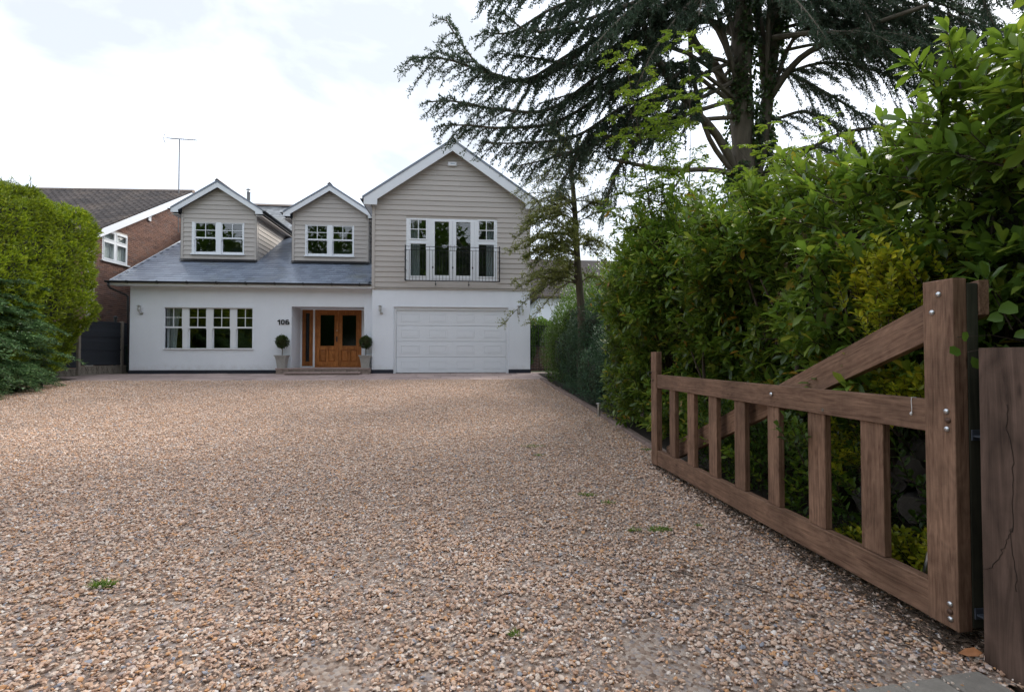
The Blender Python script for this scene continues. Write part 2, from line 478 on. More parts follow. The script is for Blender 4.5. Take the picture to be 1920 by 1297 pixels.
M_sett = plain("tumbled_concrete_sett", (.27, .24, .205), .9, var=.2, scale=16, bump=.7, bscale=70, per_obj=.15)
M_stepb = plain("step_stone", (.25, .20, .17), .85, var=.25, scale=9, bump=.5, per_obj=.15)
M_planter = plain("grey_stone_planter", (.33, .32, .30), .8, var=.12, scale=9, bump=.3)
M_soil = plain("dark_soil", (.035, .026, .018), 1.0, var=.4, scale=9, bump=1.0, bscale=30)
M_bark = plain("bark", (.10, .085, .062), .95, var=.4, scale=3, bump=1.0, bscale=9, stretch=(5, 5, 1))
M_barkc = plain("cedar_bark", (.15, .125, .095), .95, var=.4, scale=2, bump=1.0, bscale=8, stretch=(4, 4, 1))
M_twig = plain("twig_bark", (.07, .05, .035), .9, var=.3)
M_log = plain("old_log", (.055, .047, .04), .95, var=.4, scale=5, bump=.9, bscale=20)
M_asph = plain("asphalt", (.05, .05, .052), .9, var=.2, scale=30, bump=.4)
M_grassg = plain("rough_turf", (.04, .06, .018), 1.0, var=.4, scale=.7, bump=.8, bscale=12)
# ================================================================ SETTING
def sheet(name, xs, ys, dz, mat, kind='structure', bumpf=None):
    V = []; F = []
    for y in ys:
        for x in xs:
            V.append((x, y, gz(y) + dz + (bumpf(x, y) if bumpf else 0)))
    nx = len(xs)
    for j in range(len(ys) - 1):
        for i in range(nx - 1):
            a = j * nx + i
            F.append((a, a + 1, a + nx + 1, a + nx))
    o = bpy.data.objects.new(name, np_mesh(name, V, F, mat, True))
    put(o); tag(o, kind=kind)
    return o
YS = [-600, -100, -20, 0] + list(np.linspace(1, 20, 77)) + [40, 120, 900]
XS = [-600, -100, -30, -14, -8, -3, 3, 8, 30, 100, 600]
ground = sheet("ground", XS, YS, -.03, M_grassg)
DX0, DX1, DY0, DY1 = -12.3, 2.66, 1.93, 16.55

def gravelbase():
    m, n, l, b = newmat("trodden_gravel_bed")
    tc = N(n, "ShaderNodeTexCoord")
    v = N(n, "ShaderNodeTexVoronoi", Scale=52.0); l.new(tc.outputs["Object"], v.inputs["Vector"])
    sep = N(n, "ShaderNodeSeparateColor"); l.new(v.outputs["Color"], sep.inputs[0])
    rp = ramp(n, [(0, (.14, .095, .072)), (.25, (.29, .205, .155)), (.5, (.38, .29, .23)), (.75, (.44, .36, .30)), (1, (.26, .22, .21))])
    l.new(sep.outputs[0], rp.inputs[0])
    no = N(n, "ShaderNodeTexNoise", Scale=.9, Detail=6, Roughness=.6); l.new(tc.outputs["Object"], no.inputs["Vector"])
    mk = ramp(n, [(.55, (0, 0, 0)), (.7, (1, 1, 1))]); l.new(no.outputs[0], mk.inputs[0])
    mx = N(n, "ShaderNodeMixRGB"); mx.inputs[2].default_value = (.42, .35, .30, 1)
    l.new(mk.outputs[0], mx.inputs[0]); l.new(rp.outputs[0], mx.inputs[1]); l.new(mx.outputs[0], b.inputs["Base Color"])
    b.inputs["Roughness"].default_value = .95
    bp = N(n, "ShaderNodeBump", Strength=.8, Distance=.01, invert=True); l.new(v.outputs["Distance"], bp.inputs["Height"]); l.new(bp.outputs[0], b.inputs["Normal"])
    return m
drive = sheet("driveway", list(np.linspace(DX0, DX1, 20)), list(np.linspace(DY0, DY1, 70)), .0, gravelbase())

def pebblemat():
    m, n, l, b = newmat("flint_gravel")
    ge = N(n, "ShaderNodeNewGeometry"); oi = N(n, "ShaderNodeObjectInfo")
    ad = N(n, "ShaderNodeMath", operation='ADD'); l.new(ge.outputs["Random Per Island"], ad.inputs[0]); l.new(oi.outputs["Random"], ad.inputs[1])
    fr = N(n, "ShaderNodeMath", operation='FRACT'); l.new(ad.outputs[0], fr.inputs[0])
    pal = [(.0, (.52, .36, .26)), (.11, (.43, .28, .19)), (.22, (.57, .45, .36)), (.33, (.34, .205, .135)), (.42, (.54, .39, .30)), (.51, (.39, .31, .275)),
           (.58, (.50, .27, .13)), (.65, (.60, .51, .44)), (.72, (.25, .16, .12)), (.78, (.48, .32, .235)), (.87, (.23, .23, .255)), (.90, (.54, .38, .28)), (.955, (.68, .61, .55)), (.98, (.17, .11, .08))]
    rp = ramp(n, pal, 'CONSTANT'); l.new(fr.outputs[0], rp.inputs[0])
    tc = N(n, "ShaderNodeTexCoord"); no = N(n, "ShaderNodeTexNoise", Scale=70, Detail=3); l.new(ge.outputs["Position"], no.inputs["Vector"])
    mr = N(n, "ShaderNodeMapRange"); mr.inputs[1].default_value = .3; mr.inputs[2].default_value = .7; mr.inputs[3].default_value = .78; mr.inputs[4].default_value = 1.2
    l.new(no.outputs[0], mr.inputs[0])
    mu = N(n, "ShaderNodeVectorMath", operation='SCALE'); l.new(rp.outputs[0], mu.inputs[0]); l.new(mr.outputs[0], mu.inputs["Scale"])
    # broad dirt tone of the place
    n2 = N(n, "ShaderNodeTexNoise", Scale=.45, Detail=4); l.new(ge.outputs["Position"], n2.inputs["Vector"])
    m2 = N(n, "ShaderNodeMapRange"); m2.inputs[1].default_value = .3; m2.inputs[2].default_value = .7; m2.inputs[3].default_value = 1.1; m2.inputs[4].default_value = 1.34
    l.new(n2.outputs[0], m2.inputs[0])
    mv = N(n, "ShaderNodeVectorMath", operation='SCALE'); l.new(mu.outputs[0], mv.inputs[0]); l.new(m2.outputs[0], mv.inputs["Scale"])
    l.new(mv.outputs[0], b.inputs["Base Color"])
    b.inputs["Roughness"].default_value = .6; b.inputs["Specular IOR Level"].default_value = .4
    return m
M_pebble = pebblemat()

# ico sphere template
def ico():
    t = (1 + 5 ** .5) / 2
    v = np.array([(-1, t, 0), (1, t, 0), (-1, -t, 0), (1, -t, 0), (0, -1, t), (0, 1, t), (0, -1, -t), (0, 1, -t), (t, 0, -1), (t, 0, 1), (-t, 0, -1), (-t, 0, 1)], float)
    v /= np.linalg.norm(v[0])
    f = np.array([(0, 11, 5), (0, 5, 1), (0, 1, 7), (0, 7, 10), (0, 10, 11), (1, 5, 9), (5, 11, 4), (11, 10, 2), (10, 7, 6), (7, 1, 8), (3, 9, 4), (3, 4, 2), (3, 2, 6), (3, 6, 8), (3, 8, 9), (4, 9, 5), (2, 4, 11), (6, 2, 10), (8, 6, 7), (9, 8, 1)])
    return v, f
ICV, ICF = ico()
def pebble_cluster(k, half=.17, count=125, smin=.0052, smax=.0155):
    V = []; F = []
    for i in range(count):
        a = smin + (smax - smin) * NR.random() ** 1.6
        sc = np.array([a * NR.uniform(.9, 1.25), a * NR.uniform(.55, .95), a * NR.uniform(.3, .55)])
        v = ICV * (1 + NR.normal(0, .13, (12, 1))) * sc
        e = Euler((NR.normal(0, .3), NR.normal(0, .3), NR.uniform(0, 6.28))).to_matrix()
        v = v @ np.array(e).T
        p = np.array([NR.uniform(-half, half), NR.uniform(-half, half), NR.uniform(.001, .014)])
        F.append(ICF + len(V) * 12); V.append(v + p)
    me = np_mesh("gravel_patch", np.concatenate(V), np.concatenate(F), M_pebble, False)
    return bpy.data.objects.new("gravel_patch", me)
peb_col = bpy.data.collections.new("gravel_patches")
for k in range(10): peb_col.objects.link(pebble_cluster(k, count=215 if k < 8 else 140))

def instancer(name, col, pts, rots, scl, parent=None):
    me = bpy.data.meshes.new(name); me.from_pydata([tuple(p) for p in pts], [], [])
    a = me.attributes.new("rot", 'FLOAT_VECTOR', 'POINT'); a.data.foreach_set("vector", np.asarray(rots, np.float32).ravel())
    a = me.attributes.new("scl", 'FLOAT', 'POINT'); a.data.foreach_set("value", np.asarray(scl, np.float32))
    o = bpy.data.objects.new(name, me); put(o, parent)
    ng = bpy.data.node_groups.new(name + "_scatter", 'GeometryNodeTree')
    ng.interface.new_socket("Geometry", in_out='INPUT', socket_type='NodeSocketGeometry')
    ng.interface.new_socket("Geometry", in_out='OUTPUT', socket_type='NodeSocketGeometry')
    n, l = ng.nodes, ng.links
    gi = n.new("NodeGroupInput"); go = n.new("NodeGroupOutput")
    ci = n.new("GeometryNodeCollectionInfo"); ci.inputs["Collection"].default_value = col
    ci.inputs["Separate Children"].default_value = True; ci.inputs["Reset Children"].default_value = True
    ip = n.new("GeometryNodeInstanceOnPoints"); ip.inputs["Pick Instance"].default_value = True
    rv = n.new("FunctionNodeRandomValue"); rv.data_type = 'INT'; rv.inputs["Min"].default_value = 0; rv.inputs["Max"].default_value = len(col.objects) - 1
    na = n.new("GeometryNodeInputNamedAttribute"); na.data_type = 'FLOAT_VECTOR'; na.inputs["Name"].default_value = "rot"
    ns = n.new("GeometryNodeInputNamedAttribute"); ns.data_type = 'FLOAT'; ns.inputs["Name"].default_value = "scl"
    l.new(gi.outputs[0], ip.inputs["Points"]); l.new(ci.outputs[0], ip.inputs["Instance"])
    l.new([s for s in rv.outputs if s.type == 'INT'][0], ip.inputs["Instance Index"])
    l.new(na.outputs[0], ip.inputs["Rotation"]); l.new(ns.outputs[0], ip.inputs["Scale"]); l.new(ip.outputs[0], go.inputs[0])
    md = o.modifiers.new("scatter", 'NODES'); md.node_group = ng
    return o

PATCH = [(.86, 2.16, .2), (-.62, 2.2, .15), (-.5, 3.55, .16)]      # thin, compacted spots
pts = []; rots = []; scl = []
y = DY0 + .1
while y < DY1 - .05:
    x = DX0
    while x < DX1 + .02:
        px_, py_ = x + R.uniform(-.06, .06), y + R.uniform(-.06, .06)
        skip = any((px_ - a) ** 2 + (py_ - b) ** 2 < r * r * R.uniform(.4, 1.0) for a, b, r in PATCH)
        if px_ < -11.6 and py_ < 14: skip = True
        if not skip:
            sl = math.atan((gz(py_ + .3) - gz(py_ - .3)) / .6)
            pts.append((px_, py_, gz(py_) + .004 + .004 * mnoise.noise(Vector((px_ * 2, py_ * 2, 0)))))
            rots.append((Matrix.Rotation(sl, 3, 'X') @ Matrix.Rotation(R.uniform(0, 6.28), 3, 'Z')).to_euler()[:])
            scl.append(R.uniform(.85, 1.15))
        x += .225
    y += .225
gravel = instancer("gravel", peb_col, pts, rots, scl)
tag(gravel, kind='stuff', label="loose tan and grey flint gravel covering the driveway", cat="gravel")

# planting beds
bed = sheet("planting_bed", list(np.linspace(2.76, 7.5, 12)), list(np.linspace(1.2, 18.5, 50)), .03, M_soil, bumpf=lambda x, y: .04 * mnoise.noise(Vector((x * 1.5, y * 1.5, 3))))
bedl = sheet("planting_bed.001", list(np.linspace(-16, -11.9, 8)), list(np.linspace(6, 17.2, 30)), .03, M_soil, bumpf=lambda x, y: .04 * mnoise.noise(Vector((x * 1.5, y * 1.5, 5))))

# road behind the camera
rd = sheet("road", [-200, 0, 200], [-11, -9, -4], .0, M_asph)
apr = sheet("entrance_apron", list(np.linspace(-6, 8, 12)), [-4, -2, 0, 1, 1.5, 1.78], .0, plain("apron_joint_sand", (.1, .085, .07), .95, var=.3, scale=20, bump=.5))
# setts in the apron: edge course runs slightly skew
sett_me = []
for k in range(4):
    b_ = MB(); jx = [R.uniform(-.004, .004) for _ in range(8)]
    L_, W_, H_ = .196, .15, .07
    b_.hexa([(-L_/2 + jx[0], -W_/2, -H_), (L_/2 + jx[1], -W_/2 + jx[2], -H_), (L_/2, W_/2 + jx[3], -H_), (-L_/2, W_/2, -H_), (-L_/2 + jx[4], -W_/2, 0), (L_/2 + jx[5], -W_/2 + jx[6], 0), (L_/2 + jx[7], W_/2, 0), (-L_/2, W_/2 + jx[1], 0)])
    me_ = b_.mesh("sett", M_sett); sett_me.append(me_)
aprt = apr
for r_ in range(7):
    for c_ in range(26):
        u = -2.2 + c_ * .205 + (r_ % 2) * .1; v_ = -r_ * .16
        a_ = math.radians(6.0)
        x_ = 0 + u * math.cos(a_) - v_ * math.sin(a_); y_ = 1.70 + u * math.sin(a_) + v_ * math.cos(a_)
        if x_ > 2.22 and y_ > 1.8: continue
        o = inst("sett", sett_me[R.randrange(4)], apr, Matrix.Translation((x_, y_, .022 + R.uniform(-.004, .004))) @ Matrix.Rotation(a_ + R.uniform(-.02, .02), 4, 'Z') @ Matrix.Rotation(R.uniform(-.02, .02), 4, 'X'))
        bv = o.modifiers.new("edge", 'BEVEL'); bv.width = .012; bv.segments = 2

# kerb along the right bed
kerb = bpy.data.objects.new("kerb", MB().box(2.67, 2.75, 1.0, 6.0, -.15, -.02).mesh("kerb", M_kerb)); put(kerb); tag(kerb, kind='structure')
yy = 6.05
while yy < 16.4:
    ln = R.uniform(.52, .62)
    b_ = MB(); h_ = .065
    b_.hexa([(-ln/2, -.075, -.12), (ln/2, -.07, -.12), (ln/2, .07, -.12), (-ln/2, .075, -.12), (-ln/2, -.06, h_), (ln/2, -.062, h_ - .01), (ln/2, .065, h_), (-ln/2, .06, h_ + .008)])
    ym = yy + ln / 2; xk = 2.66 + .07 * math.sin((ym - 6) * .45)
    sl = math.atan((gz(ym + .3) - gz(ym - .3)) / .6)
    o = b_.build("kerb_stone", M_kerb, kerb, M=Matrix.Translation((xk, ym, gz(ym))) @ Matrix.Rotation(math.radians(90) + R.uniform(-.03, .03) - .03 * math.cos((ym - 6) * .45), 4, 'Z') @ Matrix.Rotation(-sl, 4, 'Y'), bevel=.015)
    yy += ln + .008

# paved terrace in front of the house
terr = sheet("terrace", list(np.linspace(-12.9, 3.4, 14)), list(np.linspace(16.5, 20.3, 8)), .005, plain("terrace_joint_mortar", (.19, .15, .13), .95, var=.2, scale=14))
for r_, (ya, yb) in enumerate([(16.48, 17.08), (17.09, 17.69), (17.7, 18.3), (18.31, 18.91), (18.92, 19.18)]):
    x = -12.95 + (r_ % 2) * .4
    while x < 3.25:
        w_ = R.choice([.6, .9, .6, .75])
        x1_ = min(x + w_, 3.3)
        za, zb = gz(ya) + .012, gz(yb) + .012
        d = R.uniform(-.004, .004); yf = ya + (R.uniform(-.03, .03) if r_ == 0 else 0)
        ox = (x + x1_) / 2; oy = (ya + yb) / 2
        b_ = MB().hexa([(x - ox, yf - oy, za - .06), (x1_ - .012 - ox, yf - oy, za - .06), (x1_ - .012 - ox, yb - oy, zb - .06), (x - ox, yb - oy, zb - .06),
                        (x - ox, yf - oy, za + d), (x1_ - .012 - ox, yf - oy, za + d), (x1_ - .012 - ox, yb - oy, zb + d), (x - ox, yb - oy, zb + d)])
        b_.build("paving_slab", M_pave, terr, M=Matrix.Translation((ox, oy, 0)), bevel=.006)
        x = x1_

# ================================================================ THE HOUSE
H0 = .745
house = thing("detached_house", "white rendered house with beige weatherboarded dormers and garage gable, slate roof", "house", (-4.5, 19.2, H0))
YM, YGA = 19.2, 18.9
wm = MB()
GW = (-10.46, -7.49, 1.66, 3.10)      # ground floor window
PO = (-6.137, -3.569, H0 - .02, 3.175)      # porch opening
wall_grid(wm, [-11.62, -3.24], [H0 - .1, 3.98], [GW, PO], YM, YM + .32)
wm.box(-11.62, -11.3, YM + .321, 27.0, H0 - .1, 3.97)
wm.prism([(19.521, 3.971), (27.0, 3.971), (27.0, 8.8), (24.6, 6.85), ], 'x', -11.62, -11.3)
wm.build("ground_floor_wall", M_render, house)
wg = MB()
GD = (-2.46, 1.71, H0 - .02, 3.17)
wall_grid(wg, [-3.235, 2.53], [H0 - .1, 3.84], [GD], YGA, YGA + .32)
wg.box(2.2, 2.53, YGA + .321, 27.5, H0 - .1, 6.7)
wg.box(-3.235, -3.0, YGA + .321, 27.5, 3.9, 6.7)
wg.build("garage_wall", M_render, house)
# plinths
MB().box(-11.64, -6.46, YM - .018, YM, H0 - .05, H0 + .135).box(-11.64, -11.62, YM, 24, H0 - .05, H0 + .135).build("plinth", M_plinth, house)
MB().box(-3.255, -2.47, YGA - .018, YGA, H0 - .05, H0 + .145).build("plinth", M_plinth, house)
MB().box(1.72, 2.55, YGA - .018, YGA, H0 - .05, H0 + .145).box(2.53, 2.55, YGA, 24, H0 - .05, H0 + .145).build("plinth", M_plinth, house)

# ---- porch lobby
PBY = 20.25
pl = MB()
x0, x1, z0, z1 = PO[0], PO[1], .96, 3.175
pl.box(x0 - .12, x0, YM + .321, PBY, H0, z1 + .1); pl.box(x1, x1 + .12, YM + .321, PBY, H0, z1 + .1)
pl.box(x0, x1, YM + .321, PBY, z1, z1 + .1)
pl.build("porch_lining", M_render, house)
def P3(px, py, Y): return at(px, py, Y)
dxa, dxb = P3(591, 600, PBY)[0], P3(678, 600, PBY)[0]; dzt = P3(635, 581, PBY)[2]; dzb = .99
sxa, sxb = P3(567, 600, PBY)[0], P3(587, 600, PBY)[0]
bk = MB()
wall_grid(bk, [x0, x1], [.9, z1 - .002], [(dxa, dxb, .95, dzt), (sxa, sxb, 1.0, dzt)], PBY, PBY + .1)
bk.build("porch_screen", M_upvc, house)
def rect_frame(mb, x0, x1, z0, z1, y0, y1, l, r, b, t):
    mb.box(x0, x0 + l, y0, y1, z0, z1); mb.box(x1 - r, x1, y0, y1, z0, z1)
    mb.box(x0 + l, x1 - r, y0, y1, z0, z0 + b); mb.box(x0 + l, x1 - r, y0, y1, z1 - t, z1)
def oak_frame(name, x0, x1, z0, z1, y0, y1, w, parent):
    rect_frame_mb = MB(); rect_frame(rect_frame_mb, x0, x1, z0, z1, y0, y1, w, w, w, w)
    # grain along local X: rotate so that local X is world Z
    return mbrot(rect_frame_mb, name, M_oak, parent)
RZX = Matrix.Rotation(math.radians(-90), 4, 'Y')      # local X -> world +Z
def mbrot(mb, name, mat, parent, bevel=0, rot=RZX):
    inv = rot.inverted(); mb.v = [tuple(inv @ Vector(v)) for v in mb.v]
    return mb.build(name, mat, parent, M=rot, bevel=bevel)
# doors
dfr = MB(); rect_frame(dfr, dxa, dxb, .95, dzt, PBY - .02, PBY + .09, .055, .055, .03, .055)
door_frame = mbrot(dfr, "door_frame", M_oak, house)
mid = (dxa + dxb) / 2
for k, (a, b) in enumerate([(dxa + .057, mid - .003), (mid + .003, dxb - .057)]):
    d = MB(); st = .125; gz0, gz1 = .98 + .78, dzt - .057 - .13
    za, zb = .985, dzt - .057
    wall_grid(d, [a, b], [za, zb], [(a + st, b - st, gz0, gz1), (a + .1, (a + b) / 2 - .035, za + .17, gz0 - .14), ((a + b) / 2 + .035, b - .1, za + .17, gz0 - .14)], PBY, PBY + .05)
    dl = mbrot(d, "front_door", M_oak, house)
    g = MB().box(a + st, b - st, PBY + .02, PBY + .03, gz0, gz1).build("pane", M_obsc, dl)
    beadm = MB(); rect_frame(beadm, a + st, b - st, gz0, gz1, PBY - .008, PBY + .018, .018, .018, .018, .018); mbrot(beadm, "bead", M_oak, dl)
    for (pa, pb) in ((a + .1, (a + b) / 2 - .035), ((a + b) / 2 + .035, b - .1)):
        p0, p1 = za + .17, gz0 - .14
        pm = MB().box(pa, pb, PBY + .034, PBY + .045, p0, p1)
        pm.hexa([(pa + .02, PBY + .033, p0 + .02), (pb - .02, PBY + .033, p0 + .02), (pb - .02, PBY + .0335, p0 + .02), (pa + .02, PBY + .0335, p0 + .02)] + [(pa + .02, PBY + .033, p1 - .02), (pb - .02, PBY + .033, p1 - .02), (pb - .02, PBY + .0335, p1 - .02), (pa + .02, PBY + .0335, p1 - .02)])
        pm.hexa([(pa + .05, PBY + .016, p0 + .05), (pb - .05, PBY + .016, p0 + .05), (pb - .02, PBY + .0325, p0 + .02), (pa + .02, PBY + .0325, p0 + .02), (pa + .05, PBY + .016, p1 - .05), (pb - .05, PBY + .016, p1 - .05), (pb - .02, PBY + .0325, p1 - .02), (pa + .02, PBY + .0325, p1 - .02)])
        mbrot(pm, "door_panel", M_oak, dl)
    if k == 0:
        hm = MB().box(b - .075, b - .03, PBY - .012, PBY, 1.93, 2.14)
        hm.tube([(b - .052, PBY - .01, 2.05), (b - .052, PBY - .055, 2.05), (b - .17, PBY - .06, 2.05)], .009)
        hm.build("handle", M_iron, dl)
        MB().lathe([(.02, 0), (.02, .01)], (0, 0, 0)).build("lock", M_steel, dl, M=Matrix.Translation((b - .05, PBY, 2.36)) @ Matrix.Rotation(math.pi / 2, 4, 'X'))
sl_ = MB(); wall_grid(sl_, [sxa, sxb], [1.0, dzt], [(sxa + .125, sxb - .125, 1.17, dzt - .14)], PBY - .01, PBY + .08)
side = mbrot(sl_, "sidelight", M_oak, house)
MB().box(sxa + .125, sxb - .125, PBY + .03, PBY + .035, 1.17, dzt - .14).build("pane", M_obsc, side)
MB().box(x0 + .02, x1 - .02, PBY + .101, PBY + .12, .96, z1).build("hall_interior", M_dark, house)
# porch steps
steps = MB().box(P3(517, 690, 18.65)[0], -3.26, 18.66, YM - .02, H0 - .05, H0 + .165).box(PO[0] + .002, PO[1] - .002, YM - .02, PBY + .05, H0 - .05, H0 + .165)
stp = steps.build("porch_step", M_stepb, house)
x = P3(516, 690, 18.65)[0]
while x < -3.3:
    x2 = min(x + R.choice([.46, .6]), -3.255)
    MB().box(-(x2 - x) / 2, (x2 - x) / 2 - .008, 18.63 - 18.9, 19.17 - 18.9, -.02, .02).build("tread_slab", M_pave, stp, M=Matrix.Translation(((x + x2) / 2, 18.9, H0 + .187)), bevel=.005)
    x = x2
x = PO[0] + .005
while x < PO[1] - .1:
    x2 = min(x + .6, PO[1] - .005)
    MB().box(-(x2 - x) / 2, (x2 - x) / 2 - .008, -.53, .5, -.02, .02).build("tread_slab", M_pave, stp, M=Matrix.Translation(((x + x2) / 2, 19.71, H0 + .186)), bevel=.004)
    x = x2
# brick riser
x = P3(517, 690, 18.65)[0] + .01
while x < -3.35:
    w_ = .205
    o = MB().box(0, w_, 0, .02, 0, .068).build("brick", M_stepb, stp, M=Matrix.Translation((x, 18.645, H0 + .09)), bevel=.004)
    x += .217
lx0, lx1 = P3(531, 703, 18.3)[0], P3(674, 703, 18.3)[0]
st2 = MB().box(lx0 + .03, lx1 - .03, 18.33, 18.66, H0 - .12, H0 + .03).build("porch_step", M_stepb, house)
x = lx0
while x < lx1 - .05:
    x2 = min(x + .62, lx1)
    MB().box(-(x2 - x) / 2, (x2 - x) / 2 - .006, -.19, .16, -.022, .022).build("tread_slab", M_pave, st2, M=Matrix.Translation(((x + x2) / 2, 18.49, H0 + .053)), bevel=.006)
    x = x2

# ---- windows
def pane(x0, x1, z0, z1, y, parent, mat=None):
    return MB().box(x0, x1, y, y + .004, z0, z1).build("pane", mat or M_glass, parent)
def curtain(x0, x1, z0, z1, y, parent, taper=0, mat=None):
    n_ = 40; V = []; F = []
    rows = [0, .35, .7, 1]
    for r in rows:
        z = z1 + (z0 - z1) * r
        for i in range(n_ + 1):
            u = i / n_
            xx = x0 + (x1 - x0) * u * (1 - taper * math.sin(r * 1.6)) if taper >= 0 else x1 - (x1 - x0) * (1 - u) * (1 + taper * math.sin(r * 1.6))
            V.append((xx, y + .025 * math.sin(u * 30 + r), z))
    for r in range(3):
        for i in range(n_):
            a = r * (n_ + 1) + i; F.append((a, a + 1, a + n_ + 2, a + n_ + 1))
    return put(bpy.data.objects.new("curtain", np_mesh("curtain", V, F, mat or M_curtain, True)), parent)
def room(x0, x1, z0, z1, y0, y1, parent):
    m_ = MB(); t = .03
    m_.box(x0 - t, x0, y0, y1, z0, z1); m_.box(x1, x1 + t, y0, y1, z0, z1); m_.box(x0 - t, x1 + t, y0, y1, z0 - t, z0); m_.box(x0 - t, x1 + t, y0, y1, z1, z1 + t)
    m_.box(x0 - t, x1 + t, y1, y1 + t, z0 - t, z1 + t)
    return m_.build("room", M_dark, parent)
def sash(win, gx0, gx1, zb, zm, zt, y):
    """vertical sliding sash; gx glass opening of upper sash, zb/zm/zt bottom, meeting rail, top of glass"""
    s = MB(); rw = .035
    rect_frame(s, gx0 - rw, gx1 + rw, zm, zt + rw, y, y + .04, rw, rw, .055, rw)
    xm = (gx0 + gx1) / 2; zc = (zm + .055 + zt) / 2
    s.box(xm - .011, xm + .011, y + .004, y + .036, zm + .055, zt)
    s.box(gx0, xm - .011, y + .005, y + .035, zc - .011, zc + .011); s.box(xm + .011, gx1, y + .005, y + .035, zc - .011, zc + .011)
    for sx in (gx0 - rw, gx1 + rw - .03): s.box(sx, sx + .03, y + .002, y + .038, zm - .06, zm)      # horns
    us = s.build("upper_sash", M_upvc, win)
    for (a, b) in ((gx0, xm - .011), (xm + .011, gx1)):
        for (c, d) in ((zm + .055, zc - .011), (zc + .011, zt)): pane(a, b, c, d, y + .018, us)
    s = MB(); rect_frame(s, gx0 - rw, gx1 + rw, zb, zm + .05, y + .045, y + .085, rw, rw, .075, .05)
    ls = s.build("lower_sash", M_upvc, win)
    pane(gx0, gx1, zb + .075, zm, y + .063, ls)
# ground floor 4-bay window
y = YM + .06
fr = MB()
bays = [tuple(P3(220 + q / 6.857, 600, y)[0] for q in pr) for pr in ((614, 830), (924, 1140), (1234, 1446), (1539, 1748))]
zt = P3(300, 560 + 122 / 6.857, y)[2]; zm = P3(400, 560 + 368 / 6.857, y)[2] - .03; zb = P3(300, 560 + 660 / 6.857, y)[2]
edges = [GW[0]] + [v for b in bays for v in (b[0] - .037, b[1] + .037)] + [GW[1]]
for i in range(0, len(edges), 2): fr.box(edges[i], edges[i + 1], y - .01, y + .09, GW[2] + .0, GW[3])
for b in bays:
    fr.box(b[0] - .037, b[1] + .037, y - .009, y + .09, zt + .037, GW[3]); fr.box(b[0] - .037, b[1] + .037, y - .009, y + .09, GW[2], zb - .002)
win = fr.build("window", M_upvc, house)
MB().box(GW[0] - .04, GW[1] + .04, YM - .045, y - .012, GW[2] - .045, GW[2]).build("sill", M_upvc, win)
hd = MB().box(GW[0] - .045, GW[1] + .045, YM - .022, YM - .001, GW[3] + .002, GW[3] + .075).box(GW[0] - .045, GW[0] - .002, YM - .018, YM - .001, GW[2], GW[3]).box(GW[1] + .002, GW[1] + .045, YM - .018, YM - .001, GW[2], GW[3])
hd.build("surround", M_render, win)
for b in bays: sash(win, b[0], b[1], zb, zm, zt, y)
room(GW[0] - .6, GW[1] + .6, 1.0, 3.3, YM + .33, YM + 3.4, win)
curtain(bays[0][0] - .25, bays[0][0] + .36, 1.35, 3.2, YM + .42, win, taper=.25)
curtain(bays[3][1] - .22, bays[3][1] + .25, 1.35, 3.2, YM + .42, win, taper=-.3)

# ---- roof
EY, EZ, SL = 18.82, 4.02, .53
def rz(y): return EZ + SL * (y - EY)
RK = 24.7; RKZ = rz(RK); RY = 27.2; RZ = 9.12
MB().prism([(EY + .06, rz(EY + .06) - .1), (RK, RKZ - .1), (RY, RZ - .1), (33.5, 5.0), (33.5, 4.9), (RY, RZ - .32), (RK, RKZ - .3), (EY + .06, rz(EY + .06) - .16)], 'x', -12.08, -3.24).build("roof", M_slate2, house)
roof = [o for o in house.children if o.name == "roof"][0]
MB().box(-12.08, -3.25, EY + .04, EY + .065, EZ - .19, EZ - .035).box(-12.07, -3.25, EY + .066, YM - .002, EZ - .19, EZ - .165).build("fascia", M_pvc, house)
# verge board
MB().prism([(EY + .05, EZ - .19), (EY + .05, EZ - .01), (RK, RKZ - .02), (RK, RKZ - .2)], 'x', -12.105, -12.082).build("bargeboard", M_pvc, house)
# slates as pieces
dorm_spec = [dict(x0=-10.82, x1=-8.02, ez=6.93, az=8.10, lab="left"), dict(x0=-6.675, x1=-3.73, ez=6.86, az=8.10, lab="right")]
DY = 20.9
sl_me = []
for k in range(5):
    j = [R.uniform(-.003, .003) for _ in range(4)]
    m_ = MB().hexa([(-.147, j[0], -.004), (.147, j[1], -.004), (.147, .4, -.004), (-.147, .4, -.004), (-.147, j[0], .004), (.147, j[1], .004), (.147, .4, .004), (-.147, .4, .004)])
    sl_me.append(m_.mesh("slate", M_slate))
ang = math.atan(SL)
cnt = 0; restV = []; restF = []
row = 0; s_ = 0.0; LS = math.hypot(RK - EY, RKZ - EZ)
while s_ < LS:
    yy = EY + s_ * math.cos(ang); zz = EZ + s_ * math.sin(ang)
    x = -12.08 + .15 + (row % 2) * .15
    while x < -3.35:
        hid = any(d['x0'] + .1 < x < d['x1'] - .1 and yy > DY + .15 for d in dorm_spec)
        if not hid:
            Mx = Matrix.Translation((x + R.uniform(-.002, .002), yy, zz - .045)) @ Matrix.Rotation(ang - .028 + R.uniform(-.006, .006), 4, 'X') @ Matrix.Rotation(R.uniform(-.006, .006), 4, 'Z')
            me_ = sl_me[R.randrange(5)]
            if cnt < 300: inst("slate", me_, roof, Mx)
            else:
                b0 = len(restV); restV += [tuple(Mx @ v.co) for v in me_.vertices]; restF += [tuple(b0 + i for i in p.vertices) for p in me_.polygons]
            cnt += 1
        x += .3
    s_ += .235; row += 1
o = put(bpy.data.objects.new("slate", np_mesh("slate_mass", restV, restF, M_slate2)), roof); tag(o, kind='stuff')
